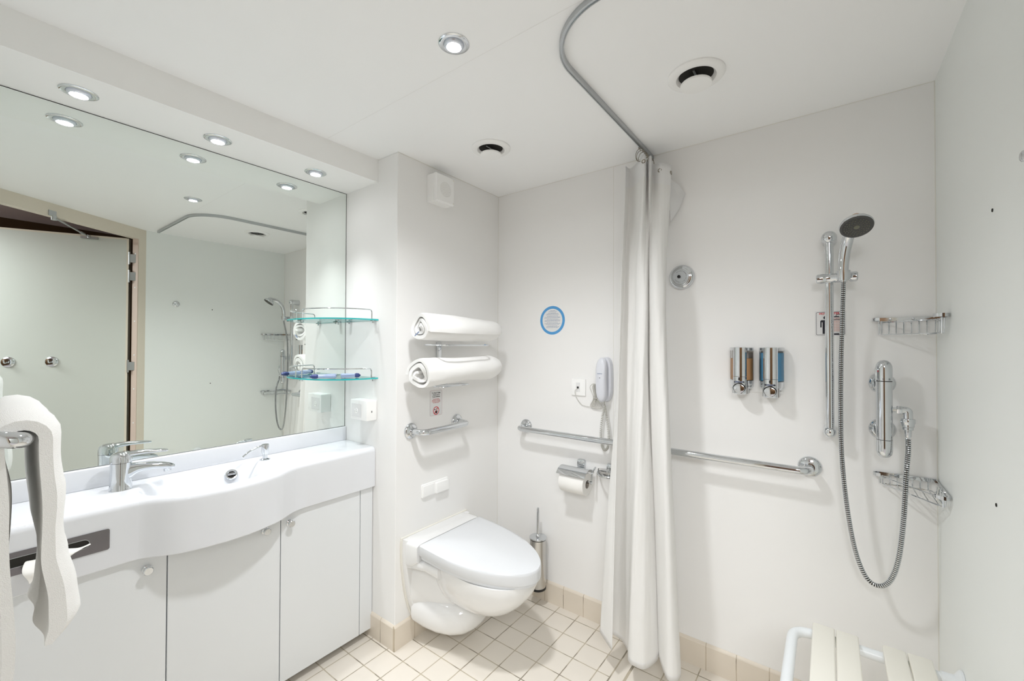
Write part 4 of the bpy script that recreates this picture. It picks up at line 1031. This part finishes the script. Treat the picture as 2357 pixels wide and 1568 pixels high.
# thermostatic mixer
vx, vy = XF-.070, -.139
vm = thing('thermostatic_mixer', 'vertical chrome thermostatic shower mixer on the far wall', 'shower mixer', (XF, vy, .96))
b = bmn(); lathe(b, [(.0205, 0), (.0205, .1835)], (vx, vy, 1.0165), (0, 0, 1), 32); obj('body', b, M['chrome'], vm)
b = bmn(); lathe(b, [(.0195, 0), (.0210, .001), (.0210, .040), (.0200, .049), (.0165, .058), (.010, .0645), (0, .067)], (vx, vy, 1.2015), (0, 0, 1), 32); tk = obj('temperature_knob', b, M['chrome'], vm)
b = bmn(); lathe(b, [(.0045, 0), (.004, .002), (0, .003)], (vx-.012, vy+.0175, 1.233), (-.55, .83, 0), 12); obj('red_button', b, M['red'], vm)
b = bmn(); box(b, vx-.020, vx-.006, vy+.0165, vy+.0225, 1.205, 1.246, .003, 2); obj('safety_stop', b, M['chrome'], vm)
b = bmn(); lathe(b, [(.0195, 0), (.0206, -.001), (.0206, -.034), (.0190, -.045), (.014, -.0525), (.007, -.056), (0, -.057)], (vx, vy, 1.0155), (0, 0, 1), 32); obj('flow_knob', b, M['chrome'], vm)
b = bmn(); lathe(b, [(.0197, 0), (.0197, .0012)], (vx, vy, 1.2003), (0, 0, 1), 32); lathe(b, [(.0200, 0), (.0200, .0012)], (vx, vy, 1.0155), (0, 0, 1), 32); obj('joint_lines', b, M['dark'], vm)
for z in (1.190, 1.038):
    b = bmn(); lathe(b, [(.0350, .0005), (.0350, .002), (.033, .006), (.024, .012), (.0165, .016), (.0150, .022), (.0150, .055)], (XF, vy, z), (-1, 0, 0), 36); obj('wall_flange', b, M['chrome'], vm)
FV = (Vector((0, -1, 0)), Vector((0, 0, 1)), Vector((-1, 0, 0)))
text('30', FV, (vx-.0212, vy+.003, 1.208), .0068, M['inkblack'], vm, h=.0, rot=R(90)); text('20', (Vector((.55, -.83, 0)), Vector((0, 0, 1)), Vector((-.83, -.55, 0))), (vx-.0175, vy-.0118, 1.208), .0068, M['inkblack'], vm, h=.0003, rot=R(90))
b = bmn(); ox = vx+.002
tube(b, [(ox, vy-.018, 1.112), (ox, vy-.032, 1.112)], .0072, 20); lathe(b, [(.0125, 0), (.0135, .002), (.0135, .012), (.0120, .014)], (ox, vy-.029, 1.112), (0, -1, 0), 6)
tube(b, fillet([(ox, vy-.042, 1.112), (ox, vy-.0555, 1.112), (ox, vy-.0555, 1.094)], .011, 6), .0118, 22); obj('elbow', b, M['chrome'], vm)
b = bmn(); lathe(b, [(.0120, 0), (.0120, -.008), (.0165, -.009), (.0175, -.012), (.0175, -.022), (.0160, -.024), (.0150, -.028), (.0155, -.030), (.0155, -.033), (.0130, -.035), (.0130, -.043), (.0085, -.045), (.0080, -.064), (.0072, -.066)], (ox, vy-.0555, 1.096), (0, 0, 1), 16); obj('hose_nut', b, M['chrome'], vm)

# hot water notice
hw = thing('hot_water_notice', 'square hot water warning sign behind the shower rail', 'sign', (XF, -.0035, 1.347))
HO = (XF, -.0035, 1.3915)
b = bmn(); plate(b, FAR, HO, rrect(.088, .088, .002), .0002, .0009); obj('card', b, M['sheet'], hw, smooth=False)
b = bmn(); loft(b, [on(FAR, HO, rrect(.081, .081, .004), .0010), on(FAR, HO, rrect(.0785, .0785, .003), .0010)], cap=False); 
plate(b, FAR, (XF, HO[1]+.0135, HO[2]+.0205), disc_pts(.0062, 18), .0010, .0013)
man = [(-.0125, .0115), (.0125, .0115), (.0150, .008), (.0150, -.014), (.0112, -.014), (.0112, .004), (.0085, .004), (.0085, -.037), (.0010, -.037), (.0010, -.012), (-.0010, -.012), (-.0010, -.037), (-.0085, -.037), (-.0085, .004), (-.0112, .004), (-.0112, -.014), (-.0150, -.014), (-.0150, .008)]
bmx = b; vsx = [bmx.verts.new(v) for v in on(FAR, (XF, HO[1]+.0135, HO[2]+.0005), man, .0012)]; bmx.faces.new(vsx)
tube(b, [on(FAR, HO, [p], .0014)[0] for p in ((.036, .031), (.020, .031), (.016, .029), (.016, .024))], .0007, 5)
plate(b, FAR, (XF, HO[1]-.017, HO[2]+.022), [(-.010, -.001), (.010, -.001), (.006, .003), (-.006, .003)], .0010, .0013)
plate(b, FAR, (XF, HO[1]-.0185, HO[2]-.037), [(-.020, -.0025), (.020, -.0025), (.020, .0020), (-.020, .0020)], .0010, .0013)
obj('pictogram', b, M['inkblack'], hw, smooth=False)
b = bmn()
for c in range(8): 
    for r_ in range(9): plate(b, FAR, (XF, HO[1]-.017+.0085-c*.0024, HO[2]+.018-r_*.0055), [(-.0005, -.0018), (.0005, -.0018), (.0005, .0018), (-.0005, .0018)], .0010, .0012)
obj('water_drops', b, mat('red_orange_print', (.75, .30, .22), .5), hw, smooth=False)
text('HOT WATER', FAR, (XF, HO[1]+.003, HO[2]+.0345), .0098, M['red'], hw, h=.0012, bold=.0003)
text('CAUTION', FAR, (XF, HO[1]-.017, HO[2]+.013), .0062, M['inkblack'], hw, h=.0014, bold=.0002)

# ------------------------------------------------------------------ corner wire baskets
def basket(ztop_, dep, label):
    t = thing('corner_basket', label, 'shower basket', (XF, YR, ztop_-dep), 'chrome corner baskets in the shower')
    A = Vector((XF-.004, -.124, ztop_)); Bc = Vector((XF-.004, YR+.004, ztop_)); Cc = Vector((1.660, YR+.004, ztop_))
    b = bmn()
    def band(p, q, w_=.011, th=.003):
        d = (q-p).normalized(); n_ = Vector((-d.y, d.x, 0)); 
        if n_.dot(Vector((1.70, -.18, 0))-p) < 0: n_ = -n_
        prism(b, [p+Vector((0, 0, w_/2)), q+Vector((0, 0, w_/2)), q+n_*th+Vector((0, 0, w_/2)), p+n_*th+Vector((0, 0, w_/2))], (0, 0, -w_))
    band(A, Bc); band(Bc, Cc)
    # curled ends of the band
    ends = catmull([Cc+Vector((0, .001, 0)), Cc+Vector((-.010, .010, 0)), Cc+Vector((-.004, .024, 0)), Cc+Vector((.016, .030, 0)), Cc+Vector((.034, .026, 0))], 6)
    for p, q in zip(ends, ends[1:]): prism(b, [p+Vector((0, 0, .005)), q+Vector((0, 0, .005)), q+Vector((0, 0, .005))+Vector((-.0005, -.0025, 0)), p+Vector((0, 0, .005))+Vector((-.0005, -.0025, 0))], (0, 0, -.010))
    ends = catmull([A+Vector((0, 0, 0)), A+Vector((-.008, .009, 0)), A+Vector((-.020, .006, 0)), A+Vector((-.026, -.008, 0))], 6)
    for p, q in zip(ends, ends[1:]): prism(b, [p+Vector((0, 0, .005)), q+Vector((0, 0, .005)), q+Vector((0, 0, .005))+Vector((.0025, -.0005, 0)), p+Vector((0, 0, .005))+Vector((.0025, -.0005, 0))], (0, 0, -.010))
    obj('mounting_band', b, M['chrome'], t, smooth=False)
    zb_ = ztop_-dep
    b = bmn()
    a0, c0, b0 = Vector((XF-.010, -.130, zb_)), Vector((1.668, YR+.012, zb_)), Vector((XF-.012, YR+.012, zb_))
    # bottom rim + upper front rim
    tri = lambda z, k: [Vector((XF-.010, -.128, z)).lerp(Vector((XF-.04, -.22, z)), k), Vector((XF-.012, YR+.012, z)).lerp(Vector((XF-.04, -.22, z)), k), Vector((1.664, YR+.010, z)).lerp(Vector((XF-.04, -.22, z)), k)]
    T0 = tri(zb_, .03); lp_ = []
    for k in range(3):
        for q in fillet([T0[k-1].lerp(T0[k], .5), T0[k], T0[k].lerp(T0[(k+1) % 3], .5)], .02, 5)[1:-1]: lp_.append(q)
    ctube(b, lp_, .0019, 6)
    T1 = [Vector((XF-.006, -.140, ztop_-.010)), Vector((1.700, YR+.022, ztop_-.010))]; tube(b, [T1[0], T1[1]], .0017, 6)
    for k in range(7):      # wires: down the far wall, then across to the front diagonal
        s = (k+.6)/7.2; y = -.128+(YR+.012+.128)*s
        # intersection with the diagonal
        xd = 1.668+(XF-.010-1.668)*(y-(YR+.012))/(-.130-(YR+.012))
        tube(b, fillet([(XF-.006, y, ztop_-.004), (XF-.006, y, zb_), (xd, y, zb_)] if abs(xd-(XF-.006)) > .02 else [(XF-.006, y, ztop_-.004), (XF-.006, y, zb_), (XF-.02, y, zb_)], .006, 3), .0015, 6)
    for k in range(5):
        s = (k+.3)/6; p = T0[2].lerp(T0[1], s); tube(b, [p+Vector((0, -.002, dep-.004)), p], .0015, 6)
    tube(b, [(1.672, YR+.016, ztop_-.003), (1.672, YR+.016, zb_)], .0022, 6); tube(b, [(XF-.012, -.132, ztop_-.003), (XF-.012, -.132, zb_)], .0022, 6)
    obj('wire_tray', b, M['chrome'], t)
    b = bmn()
    for y in (-.160, -.215): lathe(b, [(.0042, 0), (.0036, .0015), (0, .002)], (XF-.0072, y, ztop_), (-1, 0, 0), 12)
    obj('screws', b, M['alu'], t)
basket(1.400, .050, 'upper chrome wire basket in the shower corner')
basket(.8920, .030, 'lower chrome wire basket in the shower corner, behind the hose')

# ------------------------------------------------------------------ screws in the right wall
for z, lab, x in ((1.592, 'small dark screw in the right wall, level with the shower head', 1.2832), (.991, 'small dark screw in the right wall, level with the mixer', 1.2752)):
    b = bmn(); lathe(b, [(.0038, .0003), (.0034, .0014), (0, .0018)], (x, YR, z), (0, 1, 0), 14); tag(obj('wall_screw', b, M['dark'], loc=(x, YR, z)), lab, 'screw')

# ------------------------------------------------------------------ folding shower seat
st_ = thing('shower_bench', 'white folding shower bench with ivory slats on the right wall', 'shower seat', (1.37, YR, .44))
b = bmn(); zt = .452; r_ = .0138
tube(b, fillet([(1.553, YR+.004, zt), (1.553, .0905, zt), (1.19, .0905, zt), (1.19, YR+.004, zt)], .055, 10), r_, 20); obj('tube_frame', b, M['whitemetal'], st_)
for x in (1.553, 1.19):
    b = bmn(); lathe(b, [(.032, .0005), (.032, .006), (.024, .012), (.0175, .016), (.0170, .040), (.0152, .042)], (x, YR, zt), (0, 1, 0), 28); obj('wall_bracket', b, M['whitemetal'], st_)
for y0_, y1_ in ((.043, -.010), (-.0125, -.064), (-.1150, -.1640), (-.1665, -.2160)):
    b = bmn(); box(b, 1.165, 1.575, y1_, y0_, .4655, .4790, .004, 3); obj('slat', b, M['ivory'], st_)
for y in (.047, -.108):
    b = bmn(); box(b, 1.545, 1.556, y-.012 if y > 0 else y-.012, y+.006, .444, .449, .001, 1); obj('clip', b, M['ivory'], st_, smooth=False)

# ------------------------------------------------------------------ glass corner shelves
def gshelf(z, label):
    t = thing('glass_shelf', label, 'glass shelf', (XS, YM-.006, z), 'glass corner shelves')
    cx, cy = XS-.0015, YM-.0075; ax_, ay = .240, .262
    P = [(cx, cy)]; n = 26
    for k in range(n+1):
        a = math.pi/2*k/n; P.append((cx-ax_*math.sin(a)**.85, cy-ay*max(0, math.cos(a))**.85))
    b = bmn(); prism(b, [(x, y, z-.003) for x, y in P], (0, 0, .006)); 
    for f in b.faces:
        if abs(f.normal.z) < .5: f.material_index = 1
    b.normal_update()
    for f in b.faces: f.material_index = 1 if abs(f.normal.z) < .5 else 0
    obj('glass_pane', b, [M['glass'], M['glassedge']], t, smooth=False)
    b = bmn(); R1 = []
    def edge(a, k=.94): return Vector((cx-ax_*k*math.sin(a)**.85, cy-ay*k*max(0, math.cos(a))**.85, 0))
    arc = [edge(R(4+82*i/20))+Vector((0, 0, z+.045)) for i in range(21)]
    p0, p1 = arc[0].copy(), arc[-1].copy(); p0.z = p1.z = z
    full = fillet([p0, arc[0]]+[arc[2]], .014, 5)[:-1]+arc[2:-2]+fillet([arc[-3], arc[-1], p1], .014, 5)[1:]
    tube(b, full, .0027, 8); obj('guard_rail', b, M['chrome'], t)
    for p in ((cx, cy-.235, 1, 0), (cx, cy-.045, 1, 0), (cx-.215, cy, 0, 1), (cx-.045, cy, 0, 1)):
        b = bmn(); q = Vector((p[0], p[1], z)); d = Vector((-1, 0, 0)) if p[2] else Vector((0, -1, 0)); s = Vector((d.y, d.x, 0))
        prism(b, [q+s*.009+Vector((0, 0, -.0055)), q-s*.009+Vector((0, 0, -.0055)), q-s*.009+d*.018+Vector((0, 0, -.0055)), q+s*.009+d*.018+Vector((0, 0, -.0055))], (0, 0, .0022))
        lathe(b, [(.0040, .0), (.0040, .008), (0, .008)], q+d*.010+Vector((0, 0, -.0055)), (0, 0, -1), 14)
        prism(b, [q+s*.006+Vector((0, 0, .0034)), q-s*.006+Vector((0, 0, .0034)), q-s*.006+d*.014+Vector((0, 0, .0034)), q+s*.006+d*.014+Vector((0, 0, .0034))], (0, 0, .0018))
        obj('clip', b, M['chrome'], t, smooth=False)
gshelf(1.4235, 'upper glass corner shelf at the mirror edge, empty')
gshelf(1.1605, 'lower glass corner shelf at the mirror edge, with blue toiletries')
def razor(p, d, label, L0=.085):
    p = Vector(p); d = Vector(d).normalized(); s = Vector((-d.y, d.x, 0)); t = thing('toiletry_tube', label, 'toiletry', p, 'blue toiletries on the lower glass shelf')
    def sec(tt, hw, h, z=.0): return [p+d*tt+s*(a*hw*1.25)+Vector((0, 0, .0105+z+c*h*1.5)) for a, c in ring2(0, 0, 1, 1, 20, 2.6)]
    b = bmn(); loft(b, [sec(0, .008, .0050), sec(.004, .0115, .0065), sec(.030, .0120, .0062), sec(L0*.70, .0110, .0050), sec(L0*.72, .0105, .0045)]); obj('pale_body', b, M['lblue'], t)
    b = bmn(); loft(b, [sec(L0*.70, .0108, .0050), sec(L0*.78, .0128, .0068), sec(L0*.90, .0110, .0060), sec(L0, .003, .0015)]); obj('navy_cap', b, M['navy'], t)
razor((1.030, 1.715, 1.1642), (.86, -.50, 0), 'blue toiletry tube with its navy cap towards the alcove wall', .082)
razor((1.012, 1.722, 1.1642), (-.93, .36, 0), 'blue toiletry tube with its navy cap towards the mirror', .105)

# ------------------------------------------------------------------ shaver socket box on the alcove wall
sb = thing('shaver_socket', 'white shaver socket box on the alcove wall under the glass shelves', 'socket', (XS, 1.693, .971))
b = bmn(); box(b, 1.104, XS-.0005, 1.630, 1.757, .972, 1.062, .003, 3); obj('box', b, M['plastic'], sb)
b = bmn(); box(b, 1.1025, 1.1045, 1.668, 1.745, .985, 1.046, .001, 1); obj('cover', b, M['sheet'], sb, smooth=False)
b = bmn(); plate(b, ALC, (1.1025, 1.708, 1.013), disc_pts(.012, 24), 0, .0012); sf = obj('socket_face', b, M['plastic'], sb)
b = bmn()
for dy, dz in ((0, .007), (.006, -.002), (-.006, -.002)): plate(b, ALC, (1.1013, 1.708+dy, 1.013+dz), disc_pts(.0016, 8), 0, .0004)
box(b, 1.128, 1.131, 1.6288, 1.6302, 1.008, 1.016); obj('pin_holes', b, M['black'], sb, smooth=False)

# ------------------------------------------------------------------ towel bar near the doorway with a hand towel
tbr = thing('towel_bar', 'chrome towel bar jutting from the wall near the doorway', 'towel bar', (XN, 1.2, 1.165))
b = bmn(); P = fillet([(XN+.002, 1.060, 1.200), (.068, .985, 1.162), (.070, 1.20, 1.165), (.080, 1.400, 1.165), (XN+.002, 1.430, 1.175)], .022, 8)
tube(b, P, .0125, 24); obj('bar', b, M['chrome'], tbr)
for p in ((XN, 1.062, 1.200), (XN, 1.430, 1.175)):
    b = bmn(); lathe(b, [(.032, .0005), (.032, .004), (.027, .010), (.016, .014), (.014, .02)], p, (1, -.1, 0), 28); obj('flange', b, M['chrome'], tbr)
b = bmn(); lathe(b, [(.0150, -.010), (.0160, -.006), (.0160, .006), (.0150, .010)], (.055, 1.405, 1.167), (-1, .1, 0), 24); obj('collar', b, M['chrome'], tbr)
tw = thing('hand_towel', 'white terry towel draped over the chrome towel bar near the doorway', 'towel', (.09, 1.16, .55))
# profile in the plane across the bar: inner and outer line, swept along Y
def drape(y, v):
    """v in 0..1 along the towel from the +x hem over the bar to the -x hem; returns (x, z)"""
    k = (y-1.0)/.32; bxx = .0675+.008*k
    zr, zl = .835-.03*k, .700
    zt_, rb = 1.165, .0215
    LR, Lc, LL = zt_-zr, math.pi*rb, zt_-zl; tot = LR+Lc+LL; s = v*tot
    if s < LR:
        z = zr+s; x = bxx+rb+.006*sstep((zt_-z)/.25)+.004*math.sin(z*16+y*9)*sstep((zt_-z)/.15)+.010*sstep((.98-z)/.08)-.006*sstep((zr+.03-z)/.03); n_ = (1, 0)
    elif s < LR+Lc:
        a = (s-LR)/rb; x = bxx+rb*math.cos(a); z = zt_+rb*math.sin(a); n_ = (math.cos(a), math.sin(a))
    else:
        z = zt_-(s-LR-Lc); x = bxx-rb+.012*sstep((zt_-z)/.12)*math.sin((zt_-z)*7)+.005*math.sin(z*17+y*11+2)*sstep((zt_-z)/.1); n_ = (-1, 0)
    return x, z, n_
b = bmn(); secs = []; NV = 110
for i in range(34):
    y = .998+.322*i/33; e = min(1, min(i, 33-i)/3.0); outer_ = []; inner_ = []
    for k in range(NV+1):
        v = k/NV; x, z, n_ = drape(y, v)
        th = .0185 if v > .45 else .0225
        th += .009*sstep((.985-z)/.07)*(1 if v < .4 else 0)+.006*math.sin(z*60)*(.3 if v < .3 else .1)
        endk = min(1, v/.035, (1-v)/.035); th *= .25+.75*math.sqrt(max(0, endk))
        th *= .5+.5*math.sqrt(e)
        th += .0008*noise.noise(Vector((v*22, y*34, 0)))
        g = .003*math.sin(y*38+v*3)*sstep(abs(v-.45)*2.6-.25)
        outer_.append((x+n_[0]*th+g, y, z+n_[1]*th-(.006*(1-e)))); inner_.append((x-n_[0]*.004+g, y, z-n_[1]*.004-(.006*(1-e))))
    secs.append(outer_+inner_[::-1])
band(b, secs)
tc_ = obj('towel_cloth', b, M['terry'], tw)
